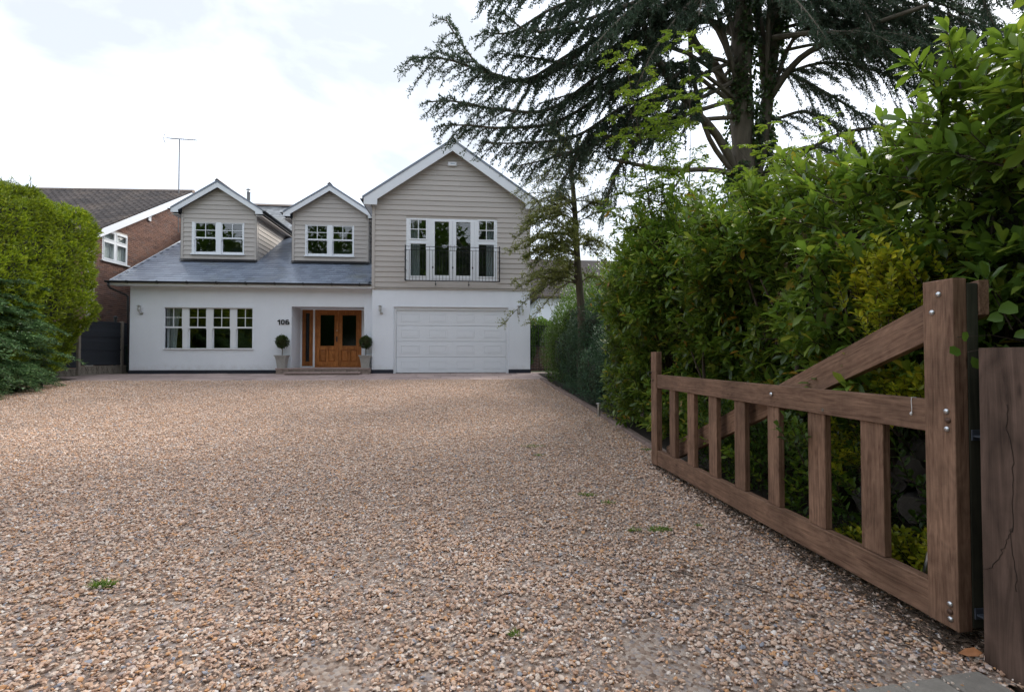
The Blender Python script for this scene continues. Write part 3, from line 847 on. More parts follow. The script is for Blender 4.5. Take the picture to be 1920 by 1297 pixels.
# upper, steeper pitch
a2 = math.atan((RZ - RKZ) / (RY - RK)); restV = []; restF = []; L2 = math.hypot(RY - RK, RZ - RKZ); s_ = -.1; row = 0
while s_ < L2:
    yy = RK + s_ * math.cos(a2); zz = RKZ + s_ * math.sin(a2); x = -12.05 + (row % 2) * .15
    while x < -3.3:
        Mx = Matrix.Translation((x, yy, zz - .03)) @ Matrix.Rotation(a2 - .03 + R.uniform(-.02, .02), 4, 'X')
        me_ = sl_me[R.randrange(5)]; b0 = len(restV)
        restV += [tuple(Mx @ v.co) for v in me_.vertices]; restF += [tuple(b0 + i for i in p.vertices) for p in me_.polygons]
        x += .3
    s_ += .22; row += 1
o = put(bpy.data.objects.new("upper_slates", np_mesh("upper_slates", restV, restF, M_slateback)), roof); tag(o, kind='stuff')
rdg = MB()
x = -12.1
while x < -3.2:
    rdg.prism([(RY - .13, RZ - .05), (RY, RZ + .07), (RY + .13, RZ - .05), (RY, RZ - .0)], 'x', x, x + .44); x += .45
rdg.build("ridge_tiles", M_ridge, roof)
# gutter
gut = MB(); prof = [(EY - .005 + .058 * math.cos(a), EZ - .055 + .058 * math.sin(a)) for a in np.linspace(math.pi, 2 * math.pi, 9)]
prof += [(EY + .04, EZ - .045), (EY - .055, EZ - .045)]
gut.prism(prof, 'x', -12.2, -3.26); gutter = gut.build("gutter", M_blackpl, house)
x = -11.5
while x < -3.3:
    MB().box(x - .018, x + .018, EY - .066, EY + .038, EZ - .125, EZ - .03).build("gutter_bracket", M_blackpl, gutter); x += .98
MB().tube([(-12.1, EY, EZ - .1), (-12.1, EY, EZ - .22), (-12.06, EY + .05, EZ - .3), (-11.78, EY + .3, EZ - .47), (-11.68, EY + .36, EZ - .55), (-11.68, EY + .36, EZ - .75), (-11.68, 19.3, 1.0)], .036, 10).build("downpipe", M_blackpl, house, smooth=True)
# flue
fx = P3(466, 370, 25.9)
fl = MB().lathe([(.075, -1.3), (.075, 0), (.085, 0), (.085, .03), (.07, .05), (.07, .11), (.11, .12), (.11, .14), (.03, .19)], (fx[0], 25.9, P3(466, 361, 25.9)[2]), 14)
fl.build("flue_pipe", M_steel, house, smooth=True)

# ---- weatherboarding
def board_runs(xa, xb, maxlen=3.6, joint=True):
    if xb - xa < 2.4 or not joint or R.random() < .45: return [(xa, xb)]
    c = R.uniform(xa + .8, xb - .8)
    return [(xa, c - .002), (c + .002, xb)]
def clad(parent, y, xl, xr, z0, zapex, slope, xc, holes, pitch, joint=True):
    z = z0
    while z < zapex - .03:
        z2 = min(z + pitch, zapex - .005)
        def ext(zz):
            h = max(0, (zapex - zz) / slope)
            return max(xl, xc - h), min(xr, xc + h)
        zc = (z + z2) / 2
        cuts = [(a, b) for a, b, c, d in holes if min(z2, d) - max(z, c) > .35 * pitch]
        segs = [(-1e9, 1e9)]
        for a, b in cuts: segs = [(s0, a) if k == 0 else (b, s1) for (s0, s1) in segs for k in (0, 1)]
        for s0, s1 in segs:
            ea, eb = ext(z), ext(z2)
            for (ra, rb) in board_runs(max(s0, ea[0]), min(s1, ea[1]), joint=joint):
                A0, A1 = max(ra, ea[0]), min(rb, ea[1]); B0, B1 = max(ra, eb[0]), min(rb, eb[1])
                if A1 - A0 < .05: continue
                if B1 - B0 < .002: m_ = (A0 + A1) / 2; B0, B1 = m_ - .001, m_ + .001
                ox = (A0 + A1) / 2; w = R.uniform(-.0015, .0015)
                m_ = MB().hexa([(A0 - ox, -.036 + w, 0), (A1 - ox, -.036 + w, 0), (A1 - ox, -.001, 0), (A0 - ox, -.001, 0),
                                (B0 - ox, -.014, z2 - z - .001), (B1 - ox, -.014, z2 - z - .001), (B1 - ox, -.001, z2 - z - .001), (B0 - ox, -.001, z2 - z - .001)])
                m_.build("weatherboard", M_clad, parent, M=Matrix.Translation((ox, y, z)))
        z += pitch
def barge(parent, y, xc, az, xo, slope, vt, ret, retz, thick=.035):
    """gable bargeboards with boxed returns. az apex z, xo half span to outer end, vt vertical depth"""
    for s in (-1, 1):
        zo = az - slope * xo
        poly = [(0, az), (xo, zo), (xo, retz), (xo - ret, retz), (xo - ret, az - vt - slope * (xo - ret)), (0, az - vt)]
        pl_ = [(xc + s * a, b) for a, b in poly]
        if s < 0: pl_ = pl_[::-1]
        MB().prism(pl_, 'y', y, y + thick).build("bargeboard", M_pvc, parent)
# garage gable
gab = MB(); xc = -.353; GS = .69; GAZ = 9.27; gyb = 18.6
gx0, gx1 = -3.24, 2.53
FD = (-2.03, 1.295, 4.15, 6.41)
wall_grid(gab, [gx0, gx1], [3.842, 6.75], [FD], YGA, YGA + .3)
gab.prism([(gx0, 6.751), (gx1, 6.751), (gx1, GAZ - .42 - GS * (gx1 - xc) + .15), (xc, GAZ - .25), (gx0, GAZ - .42 - GS * (xc - gx0) + .15)], 'y', YGA, YGA + .3)
gable = gab.build("gable_wall", M_cladtrim, house)
clad(gable, YGA, gx0 + .10, gx1 - .10, 3.88, 9.0, GS, xc, [FD], .1885)
MB().box(gx0 - .012, gx0 + .095, YGA - .045, YGA - .001, 3.845, 6.95).box(gx0 - .012, gx0 - .001, YGA, YGA + .1, 3.845, 6.95).build("corner_board", M_cladtrim, gable)
MB().box(gx1 - .095, gx1 + .012, YGA - .045, YGA - .001, 3.845, 6.95).build("corner_board", M_cladtrim, gable)
MB().box(gx0 - .01, gx1 + .01, YGA - .05, YGA - .001, 3.815, 3.843).build("drip_bead", M_cladtrim, gable)
groof = MB()
for s in (-1, 1):
    p = [(xc, GAZ + .0), (xc + s * 3.2, GAZ - GS * 3.2), (xc + s * 3.2, GAZ - GS * 3.2 - .08), (xc, GAZ - .09)]
    groof.prism([(a, b + .03) for a, b in (p if s > 0 else p[::-1])], 'y', gyb - .02, 28.0)
groof.build("garage_roof", M_slate2, house)
gr_ = [o for o in house.children if o.name == "garage_roof"][0]
barge(gr_, gyb, xc, GAZ, 3.15, GS, .42, .47, 6.80)
so = MB()
for s in (-1, 1):
    so.prism([(xc + s * 2.93, 6.80), (xc + s * 3.13, 6.80), (xc + s * 3.13, 6.83), (xc + s * 2.93, 6.83)][::s], 'y', gyb + .036, 28)
    so.prism([(xc, GAZ - .1), (xc + s * 3.15, GAZ - GS * 3.15 - .1), (xc + s * 3.15, GAZ - GS * 3.15 - .13), (xc, GAZ - .13)][::s], 'y', gyb + .036, YGA - .002)
so.build("soffit", M_pvc, gr_)
MB().prism([(xc - .14, GAZ - .02), (xc, GAZ + .1), (xc + .14, GAZ - .02), (xc, GAZ + .05)], 'y', gyb - .03, 28).build("ridge_tiles", M_ridge, gr_)
for s in (-1, 1):
    gm = MB(); cx_ = xc + s * 3.22; prof = [(cx_ + .055 * math.cos(a), 6.99 + .055 * math.sin(a)) for a in np.linspace(math.pi, 2 * math.pi, 8)]
    gm.prism(prof, 'y', gyb - .04, 28)
    gm.build("gutter", M_blackpl, gr_)
# french window
y = YGA - .02
fr = MB(); X0, X1, Z0, Z1 = FD
def bx(q): return P3(740 + q / 7.627, 470, y)[0]
def bz(q, px=840): return P3(px, 390 + q / 7.627, y)[2]
lp = (bx(228), bx(447)); rp_ = (bx(1202), bx(1420)); d1 = (bx(572), bx(777)); d2 = (bx(880), bx(1084))
hz = [(lp[0], lp[1], bz(968, 780), bz(510, 780)), (lp[0], lp[1], bz(437, 780), bz(170, 780)), (rp_[0], rp_[1], bz(980, 910), bz(525, 910)), (rp_[0], rp_[1], bz(455, 910), bz(190, 910)),
      (d1[0] - .14, d1[1] + .105, Z0 + .05, Z1 - .05), (d2[0] - .105, d2[1] + .14, Z0 + .05, Z1 - .05)]
hz[4] = (d1[0] - .14, (d1[1] + d2[0]) / 2 - .002, Z0 + .05, Z1 - .05); hz[5] = ((d1[1] + d2[0]) / 2 + .002, d2[1] + .14, Z0 + .05, Z1 - .05)
wall_grid(fr, [X0, X1], [Z0, Z1], hz, y, y + .09)
fwin = fr.build("window", M_upvc, house)
for (a, b, c, d) in hz[:4]:
    top = c > 5.3
    m_ = MB(); rect_frame(m_, a - .045, b + .045, c - .045, d + .045, y - .018, y - .001, .045, .045, .045, .045)
    if top:
        xm = (a + b) / 2; zc = (c + d) / 2
        m_.box(xm - .012, xm + .012, y - .016, y + .03, c, d); m_.box(a, xm - .012, y - .015, y + .028, zc - .012, zc + .012); m_.box(xm + .012, b, y - .015, y + .028, zc - .012, zc + .012)
    cs = m_.build("casement", M_upvc, fwin)
    if top:
        for (p, q) in ((a, xm - .012), (xm + .012, b)):
            for (r, t) in ((c, zc - .012), (zc + .012, d)): pane(p, q, r, t, y + .02, cs)
    else: pane(a, b, c, d, y + .02, cs)
for k, (h, dg) in enumerate(((hz[4], d1), (hz[5], d2))):
    m_ = MB(); wall_grid(m_, [h[0] + .003, h[1] - .003], [h[2] + .003, h[3] - .003], [(dg[0], dg[1], bz(965), bz(198))], y - .012, y + .06)
    fd = m_.build("french_door", M_upvc, fwin)
    pane(dg[0], dg[1], bz(965), bz(198), y + .025, fd)
    hx = bx(803) if k == 0 else bx(853)
    MB().box(hx - .016, hx + .016, y - .022, y - .012, 5.22, 5.46).tube([(hx, y - .02, 5.42), (hx, y - .06, 5.42), (hx + (-.11 if k == 0 else .11), y - .06, 5.42)], .008).build("handle", M_steel, fd)
room(X0 - .3, X1 + .3, 4.0, 6.6, YGA + .31, YGA + 3.6, fwin)
curtain(lp[0] - .15, lp[0] + .30, 4.1, 6.45, YGA + .45, fwin); curtain(rp_[1] - .26, rp_[1] + .12, 4.1, 6.45, YGA + .45, fwin)
# juliet balcony
B0, B1 = bx(160), bx(1490); by = YGA - .27
zt_, zs_, zb_ = 5.43 - .02, 5.27, 4.17
zt_ = P3(850, 390 + 560 / 7.627, by)[2]; zs_ = P3(850, 390 + 610 / 7.627, by)[2]; zb_ = P3(850, 390 + 1044 / 7.627, by)[2]
B0, B1 = P3(740 + 160 / 7.627, 500, by)[0], P3(740 + 1490 / 7.627, 500, by)[0]
bal = MB()
bal.box(B0, B1, by - .008, by + .008, zt_ - .01, zt_ + .01).box(B0, B1, by - .006, by + .006, zs_ - .007, zs_ + .007).box(B0 - .02, B1 + .02, by - .02, by + .02, zb_ - .015, zb_ + .015)
for xx in (B0 - .02, B1 + .02):
    bal.box(xx - .02, xx + .02, by - .02, by + .02, zb_ - .01, zt_ + .05)
    for zz in (zb_ + .06, zb_ + .42, zb_ + .78, zt_ - .1): bal.box(xx - .012, xx + .012, by + .02, YGA - .03, zz - .01, zz + .01); 
balc = bal.build("balcony_railing", M_iron, house)
nb = 28
for i in range(1, nb):
    xx = B0 + (B1 - B0) * i / nb
    m_ = MB().box(xx - .0065, xx + .0065, by - .0055, by + .0055, zb_ + .01, zs_ if i % 7 else zt_)
    if i in (8, 14, 20): m_.lathe([(.004, -.05), (.022, -.02), (.026, .01), (.02, .04), (.004, .06)], (xx, by, zb_ + .48), 8)
    m_.build("railing_bar", M_iron, balc)
for xx in (bx(590), bx(1060)):
    m_ = MB().box(xx - .01, xx + .01, by, YGA - .03, zb_ - .02, zb_ - .0).tube([(xx, by + .04, zb_), (xx, by + .1, zb_ - .09), (xx, YGA - .03, zb_ - .15)], .009)
    m_.lathe([(.004, -.035), (.03, -.01), (.03, .01), (.004, .035)], (xx, by + .1, zb_ - .11), 8)
    m_.build("railing_bracket", M_iron, balc)
for xx in (B0 - .04, B1 + .04):
    for zz in (zb_ + .06, zb_ + .42, zb_ + .78, zt_ - .1): MB().lathe([(.004, -.03), (.03, -.01), (.03, .01), (.004, .03)], (xx, YGA - .15, zz), 8).build("finial", M_iron, balc)

# ---- garage door
gfr = MB(); rect_frame(gfr, GD[0], GD[1], H0 - .02, GD[3], YGA + .05, YGA + .16, .07, .07, .001, .1)
gfr2 = gfr.build("garage_door_frame", M_pvc, house)
ga, gb = GD[0] + .075, GD[1] - .075; gt = GD[3] - .105; gbm = H0 + .022
gdr = MB().box(ga, gb, YGA + .125, YGA + .15, gbm, gt).build("garage_door", M_gdoor, house)
MB().box(ga, gb, YGA + .1, YGA + .13, H0 - .01, gbm).build("rubber_seal", M_blackpl, gdr)
hs = (gt - gbm) / 4
for r in range(4):
    za, zb2 = gbm + r * hs + .006, gbm + (r + 1) * hs - .005
    MB().box(ga, gb, YGA + .10, YGA + .124, za, zb2).build("door_section", M_gdoor, gdr, bevel=.010)
    pw = (gb - ga) / 4
    for c in range(4):
        a, b = ga + c * pw + .19, ga + (c + 1) * pw - .19
        a, b = ga + c * pw + .17, ga + (c + 1) * pw - .17
        c0, c1 = za + .13, zb2 - .13
        m_ = MB(); rect_frame(m_, a, b, c0, c1, YGA + .091, YGA + .0995, .022, .022, .022, .022)
        m_.box(a + .05, b - .05, YGA + .093, YGA + .0995, c0 + .05, c1 - .05)
        m_.build("raised_panel", M_gdoor, gdr, bevel=.004)
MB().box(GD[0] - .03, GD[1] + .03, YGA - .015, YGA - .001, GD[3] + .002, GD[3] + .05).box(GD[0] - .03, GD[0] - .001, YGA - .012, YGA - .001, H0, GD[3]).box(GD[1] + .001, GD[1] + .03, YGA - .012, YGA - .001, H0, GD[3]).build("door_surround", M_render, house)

# ---- dormers
for di, d in enumerate(dorm_spec):
    x0, x1, ez = d['x0'], d['x1'], d['ez']; xc = (x0 + x1) / 2; az = d['az'] + .05; ds = .64; yb = DY - .25
    base = rz(DY) - .04
    if di == 0:
        wx = (-10.425, -8.49, 5.34, 6.585); fn = lambda q: 280 + q / 4.364; gl = [(377, 540), (597, 760)]; zz = (390, 507, 617, 640)
    else:
        wx = (-6.178, -4.293, 5.345, 6.585); fn = lambda q: 280 + q / 4.364; gl = [(1295, 1452), (1505, 1660)]; zz = (412, 522, 632, 655)
    m_ = MB(); wall_grid(m_, [x0, x1], [base - .3, ez - .12], [wx], DY, DY + .2)
    hh = (x1 - x0) / 2
    m_.prism([(x0, ez - .119), (x1, ez - .119), (x1, az - .24 - ds * hh + .1), (xc, az - .16), (x0, az - .24 - ds * hh + .1)], 'y', DY, DY + .2)
    m_.box(x0, x0 + .08, DY + .201, 25.6, base - .3, ez - .03); m_.box(x1 - .08, x1, DY + .201, 25.6, base - .3, ez - .03)
    dm = m_.build("dormer", M_cladtrim, house)
    clad(dm, DY, x0 + .085, x1 - .085, base + .05, az - .2, ds, xc, [wx], .178, joint=False)
    MB().box(x0 - .01, x0 + .082, DY - .045, DY - .001, base + .03, ez - .05).box(x0 - .012, x0 - .001, DY - .045, DY + .09, base + .03, ez - .05).build("corner_board", M_cladtrim, dm)
    MB().box(x1 - .082, x1 + .01, DY - .045, DY - .001, base + .03, ez - .05).box(x1 + .001, x1 + .014, DY - .045, DY + .09, base + .03, ez - .05).build("corner_board", M_cladtrim, dm)
    MB().prism([(DY - .16, rz(DY - .16) + .005), (DY - .003, base + .1), (DY - .003, base + .0)], 'x', x0 - .02, x1 + .02).build("lead_flashing", M_blackpl, dm)
    # cheek boards, right side
    z = base + .05
    while z < ez - .1:
        z2 = min(z + .178, ez - .05); ye = EY + (z - EZ) / SL + .1; ye2 = EY + (z2 - EZ) / SL + .1
        MB().hexa([(x1 + .03, DY + .09, z), (x1 + .001, DY + .09, z), (x1 + .001, ye, z), (x1 + .03, ye, z), (x1 + .012, DY + .09, z2 - .001), (x1 + .001, DY + .09, z2 - .001), (x1 + .001, ye2, z2 - .001), (x1 + .012, ye2, z2 - .001)]).build("weatherboard", M_clad, dm)
        z += .178
    rf = MB(); xo = hh + .29
    for s in (-1, 1):
        p = [(xc, az + .02), (xc + s * xo, az - ds * xo + .02), (xc + s * xo, az - ds * xo - .04), (xc, az - .05)]
        rf.prism(p if s > 0 else p[::-1], 'y', yb - .02, 26.2)
    rfo = rf.build("dormer_roof", M_slate2, house)
    barge(rfo, yb, xc, az, xo, ds, .25, .27, az - ds * xo - .175, .03)
    so = MB()
    for s in (-1, 1):
        so.prism([(xc + s * (hh + .03), ez - .11), (xc + s * (xo - .02), ez - .11), (xc + s * (xo - .02), ez - .085), (xc + s * (hh + .03), ez - .085)][::s], 'y', yb + .031, 25.3)
        so.prism([(xc, az - .08), (xc + s * xo, az - ds * xo - .08), (xc + s * xo, az - ds * xo - .11), (xc, az - .11)][::s], 'y', yb + .031, DY - .04)
    so.build("soffit", M_cladtrim, rfo)
    for s in (-1, 1):
        gm = MB(); cx_ = xc + s * (xo + .05); zg = az - ds * xo - .04
        gm.prism([(cx_ + .05 * math.cos(a), zg + .05 * math.sin(a)) for a in np.linspace(math.pi, 2 * math.pi, 8)], 'y', yb - .03, 25.4)
        gm.box(min(xc + s * (xo - .015), xc + s * (xo + .003)), max(xc + s * (xo - .015), xc + s * (xo + .003)), yb + .04, 25.4, zg - .12, zg)
        gm.build("gutter", M_blackpl, rfo)
    MB().prism([(xc - .09, az + .0), (xc, az + .09), (xc + .09, az + .0), (xc, az + .05)], 'y', yb - .03, 26.2).build("ridge_tiles", M_ridge, rfo)
    y = DY - .03
    def zq(q, px): return P3(px, 330 + q / 4.364, y)[2]
    fr = MB(); bays = [(P3(fn(a), 440, y)[0], P3(fn(b), 440, y)[0]) for a, b in gl]
    zt, zm, zb = zq(zz[0], 410 if di == 0 else 618), zq(zz[1], 410 if di == 0 else 618) - .03, zq(zz[3], 410 if di == 0 else 618) + .02
    ed = [wx[0]] + [v for b in bays for v in (b[0] - .037, b[1] + .037)] + [wx[1]]
    for i in range(0, len(ed), 2): fr.box(ed[i], ed[i + 1], y - .01, y + .1, wx[2], wx[3])
    for b in bays:
        fr.box(b[0] - .037, b[1] + .037, y - .009, y + .1, zt + .037, wx[3]); fr.box(b[0] - .037, b[1] + .037, y - .009, y + .1, wx[2], zb - .002)
    w = fr.build("window", M_upvc, house)
    MB().box(wx[0] - .03, wx[1] + .03, y - .06, y - .011, wx[2] - .03, wx[2] + .01).build("sill", M_upvc, w)
    for b in bays: sash(w, b[0], b[1], zb, zm, zt, y)
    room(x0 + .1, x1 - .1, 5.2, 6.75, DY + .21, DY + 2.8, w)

# ---- fixings on the house
def house_digits():
    t = thing("house_number", "black number 106 fixed on the white wall left of the porch", "house number", (P3(532, 604, YM)[0], YM, P3(532, 604, YM)[2]))
    xs = [(521.3, 525.4), (527.2, 534.0), (535.4, 542.8)]; z1 = P3(532, 599.3, YM)[2]; z0 = P3(532, 608.3, YM)[2]; st = .036
    def stroke(mb, pts):
        for i in range(len(pts) - 1):
            a, b = Vector(pts[i]), Vector(pts[i + 1]); d = (b - a).normalized(); n_ = Vector((-d.y, d.x)) * st / 2
            a2_, b2_ = a - d * st * .4, b + d * st * .4
            mb.prism([tuple(a2_ + n_), tuple(a2_ - n_), tuple(b2_ - n_), tuple(b2_ + n_)], 'y', YM - .02 - i * .0004, YM - .002)
    def arc(cx, cz, rx, rz_, a0, a1, n=18):
        o_ = []
        for i in range(n + 1):
            a = a0 + (a1 - a0) * i / n; c, s = math.cos(a), math.sin(a)
            o_.append((cx + rx * math.copysign(abs(c) ** .6, c), cz + rz_ * math.copysign(abs(s) ** .6, s)))
        return o_
    X = [tuple(P3(q, 604, YM)[0] for q in p) for p in xs]; h = z1 - z0; s2 = st / 2
    m1 = MB(); stroke(m1, [(X[0][0], z1 - .055), (X[0][1] - s2, z1 - s2), (X[0][1] - s2, z0)]); m1.build("digit_one", M_iron, t)
    m0 = MB(); cx = sum(X[1]) / 2; rx = (X[1][1] - X[1][0]) / 2 - s2
    stroke(m0, arc(cx, (z0 + z1) / 2, rx, h / 2 - s2, 0, 2 * math.pi, 28)); m0.build("digit_zero", M_iron, t)
    m6 = MB(); cx = sum(X[2]) / 2; rx = (X[2][1] - X[2][0]) / 2 - s2
    stroke(m6, arc(cx, z0 + h * .31, rx, h * .31 - s2, 0, 2 * math.pi, 24))
    stroke(m6, arc(cx, (z0 + z1) / 2, rx, h / 2 - s2, math.radians(70), math.radians(205), 14)); m6.build("digit_six", M_iron, t)
house_digits()

def wall_lamp(px, Y, label):
    p = P3(px, 581, Y)
    t = thing("wall_lamp", label, "wall lamp", (p[0], Y, p[2] - .12), group="steel lantern lamps on the house wall")
    MB().lathe([(.045, 0), (.052, .01), (.04, .03), (.015, .035)], (0, 0, 0), 14).build("wall_plate", M_steel, t, M=Matrix.Translation((p[0] + .01, Y - .001, p[2] - .12)) @ Matrix.Rotation(math.pi / 2, 4, 'X'))
    MB().tube([(p[0] + .01, Y - .03, p[2] - .12), (p[0] + .005, Y - .1, p[2] - .13), (p[0] - .02, Y - .14, p[2] - .07)], .012, 8).build("bracket_arm", M_steel, t)
    c = (p[0] - .02, Y - .14, p[2] - .07)
    MB().lathe([(.03, 0), (.045, .01), (.045, .03)], c, 14).lathe([(.09, .185), (.092, .192), (.04, .205), (.02, .225)], c, 14).build("lamp_cap", M_steel, t)
    MB().lathe([(.04, .03), (.04, .185)], c, 14).build("glass_shade", glass_lamp, t, smooth=True)
    for a in range(4):
        an = a * math.pi / 2 + .4
        MB().tube([(c[0] + .052 * math.cos(an), c[1] + .052 * math.sin(an), c[2] + .01), (c[0] + .052 * math.cos(an), c[1] + .052 * math.sin(an), c[2] + .19)], .004, 5).build("guard_rod", M_steel, t)
glass_lamp = plain("frosted_lamp_glass", (.6, .62, .6), .2)
wall_lamp(266, YM, "steel lantern lamp on the white wall left of the four-bay window")
wall_lamp(715, YGA, "steel lantern lamp between front porch and garage door")
wall_lamp(973, YGA, "steel lantern lamp right of the garage door, partly behind branches")
p = P3(848, 308, YGA - .04)
t = thing("alarm_box", "white alarm box under the peak of the garage gable", "alarm box", (p[0], YGA - .04, p[2]))
MB().hexa([(p[0] - .15, YGA - .10, p[2] - .075), (p[0] + .15, YGA - .10, p[2] - .075), (p[0] + .17, YGA - .037, p[2] - .085), (p[0] - .17, YGA - .037, p[2] - .085), (p[0] - .16, YGA - .10, p[2] + .06), (p[0] + .16, YGA - .10, p[2] + .06), (p[0] + .17, YGA - .037, p[2] + .075), (p[0] - .17, YGA - .037, p[2] + .075)]).build("casing", M_pvc, t, bevel=.012)
MB().box(p[0] - .06, p[0] + .1, YGA - .103, YGA - .1005, p[2] - .02, p[2] + .015).build("face_strip", plain("pale_blue_strip", (.4, .47, .55), .4), t)
# ================================================================ NEIGHBOURING BUILDINGS
nb0 = at(180, 428, 20.2)
D1 = Vector((.05, 1, 0)).normalized()      # along the gable wall, away from the drive
O_ = Vector((nb0.x, 20.2, 0))
brickh = thing("neighbouring_house", "red-brown brick house with dark tiled roof behind the tall clipped hedge", "house", (O_.x - 4, 23, gz(20)))
ANG = math.atan2(-D1.x, D1.y)
MN = Matrix.Translation(O_) @ Matrix.Rotation(ANG, 4, 'Z')       # local +Y along the wall, local X=0 is wall face, house on -X
zE = nb0.z; zR = at(332, 364, 25.7).z
LW = 5.55; rsl = (zR - zE) / (LW - .15)
bw0 = (.33, 1.62, 3.95, 5.20)
wa, wb = 20.5 - 20.2, 1.67
w_l = at(188, 427, 20.5); w_r = at(233, 437, 21.85)
wz0, wz1 = at(188, 486, 20.5).z, w_l.z
wy0, wy1 = .32, 1.68
bodyM = MB()
def nb_wall(mb):
    # wall core, with window hole, in local (y,z), thickness -.3..-.012 in x
    ys = [0.0, LW * 2]
    tmp = MB(); wall_grid(tmp, [0, LW * 2], [0.4, zE - .02], [(wy0, wy1, wz0, wz1)], 0, 1)
    for v in tmp.v: pass
    b = len(mb.v)
    for v in tmp.v: mb.v.append((-.012 - .3 * v[1], v[0], v[2]))
    mb.f += [tuple(b + i for i in f)[::-1] for f in tmp.f]
nb_wall(bodyM)
bodyM.prism([(0, zE - .019), (LW * 2, zE - .019), (LW, zE + rsl * LW - .1)], 'x', -.312, -.012)
nbw = bodyM.build("wall", M_mortar, brickh, M=MN)
MB().box(-11, -.313, 0, .3, .4, zE - .02).build("front_wall", M_brick, brickh, M=MN)
V = []; F = []
z = .7; r_ = 0
def boxv(x0, x1, y0, y1, z0, z1):
    b = len(V)
    V.extend([(x0, y0, z0), (x1, y0, z0), (x1, y1, z0), (x0, y1, z0), (x0, y0, z1), (x1, y0, z1), (x1, y1, z1), (x0, y1, z1)])
    F.extend([tuple(b + i for i in q) for q in ((4, 5, 6, 7), (0, 1, 5, 4), (1, 2, 6, 5), (2, 3, 7, 6), (0, 3, 2, 1))])
while z < zE + rsl * LW - .25:
    y = -.1125 * (r_ % 2)
    while y < LW * 2:
        y0_, y1_ = max(y, 0), min(y + .215, LW * 2)
        top = min(zE + rsl * y0_, zE + rsl * (2 * LW - y1_)) - .08
        inw = not (y1_ < wy0 - .01 or y0_ > wy1 + .01 or z + .065 < wz0 or z > wz1)
        if inw and y0_ < wy0 - .02: y1_ = wy0; inw = False
        elif inw and y1_ > wy1 + .02: y0_ = wy1; inw = False
        if y1_ - y0_ > .03 and z + .065 < top and not inw and y0_ < 7.2:
            e = R.uniform(-.002, .002); boxv(-.012, .0 + e, y0_, y1_, z, z + .065)
        y += .225
    z += .075; r_ += 1
o = bpy.data.objects.new("bricks", np_mesh("bricks", V, F, M_brick)); put(o, brickh, MN); tag(o, kind='stuff')
# window
def LB(mb, x0, x1, y0, y1, z0, z1): mb.box(x0, x1, y0, y1, z0, z1)
fw = MB(); t_ = .06
LB(fw, -.08, -.01, wy0, wy0 + t_, wz0, wz1); LB(fw, -.08, -.01, wy1 - t_, wy1, wz0, wz1); LB(fw, -.08, -.01, wy0 + t_, wy1 - t_, wz0, wz0 + t_); LB(fw, -.08, -.01, wy0 + t_, wy1 - t_, wz1 - t_, wz1)
ym = (wy0 + wy1) / 2; zt_ = wz1 - .42
LB(fw, -.079, .0, ym - .045, ym + .045, wz0 + t_, wz1 - t_); LB(fw, -.078, .0, wy0 + t_, ym - .045, zt_ - .04, zt_ + .04); LB(fw, -.078, .0, ym + .045, wy1 - t_, zt_ - .04, zt_ + .04)
nwin = fw.build("window", M_upvc, brickh, M=MN)
for (a, b) in ((wy0 + t_, ym - .045), (ym + .045, wy1 - t_)):
    for (c, d) in ((wz0 + t_, zt_ - .04), (zt_ + .04, wz1 - t_)):
        cf = MB(); LB(cf, -.03, .012, a, a + .035, c, d); LB(cf, -.03, .012, b - .035, b, c, d); LB(cf, -.03, .012, a + .035, b - .035, c, c + .035); LB(cf, -.03, .012, a + .035, b - .035, d - .035, d)
        cf.build("casement", M_upvc, nwin, M=MN)
        MB().box(-.06, -.055, a, b, c, d).build("pane", M_glass, nwin, M=MN)
sm = MB(); LB(sm, -.01, .07, wy0 - .06, wy1 + .06, wz0 - .05, wz0 - .001); sm.build("sill", M_upvc, nwin, M=MN)
cv = []; cf_ = []
for zi in (wz0, wz1):
    for i in range(61): cv.append((-.14 + .02 * math.sin(i * .9), wy0 + (wy1 - wy0) * i / 60, zi))
cf_ = [(i, i + 1, i + 62, i + 61) for i in range(60)]
put(bpy.data.objects.new("net_curtain", np_mesh("net_curtain", cv, cf_, M_net, True)), nwin, MN)
MB().box(-1.5, -.32, wy0 - .3, wy1 + .3, wz0 - .3, wz1 + .3).build("room", M_dark, nwin, M=MN)
# roof
OV = .38
rb = MB()
rb.prism([(-.45, zE - rsl * .45 + .05), (LW, zE + rsl * LW + .05), (2 * LW + .4, zE - rsl * .4 + .05), (2 * LW + .4, zE - rsl * .4 - .03), (LW, zE + rsl * LW - .05), (-.45, zE - rsl * .45 - .03)], 'x', -11, OV - .06)
nroof = rb.build("roof", M_tile2, brickh, M=MN)
MB().prism([(-.45, zE - rsl * .45 + .04), (LW, zE + rsl * LW + .04), (LW, zE + rsl * LW - .26), (-.45, zE - rsl * .45 - .24)], 'x', OV - .055, OV - .03).build("bargeboard", M_pvc, brickh, M=MN)
MB().prism([(LW, zE + rsl * LW + .04), (2 * LW + .4, zE - rsl * .4 + .04), (2 * LW + .4, zE - rsl * .4 - .2), (LW, zE + rsl * LW - .26)], 'x', OV - .055, OV - .03).build("bargeboard", M_pvc, brickh, M=MN)
MB().prism([(-.4, zE - rsl * .4 - .2), (LW, zE + rsl * LW - .24), (LW, zE + rsl * LW - .255), (-.4, zE - rsl * .4 - .215)], 'x', .0, OV - .056).build("soffit", M_pvc, brickh, M=MN)
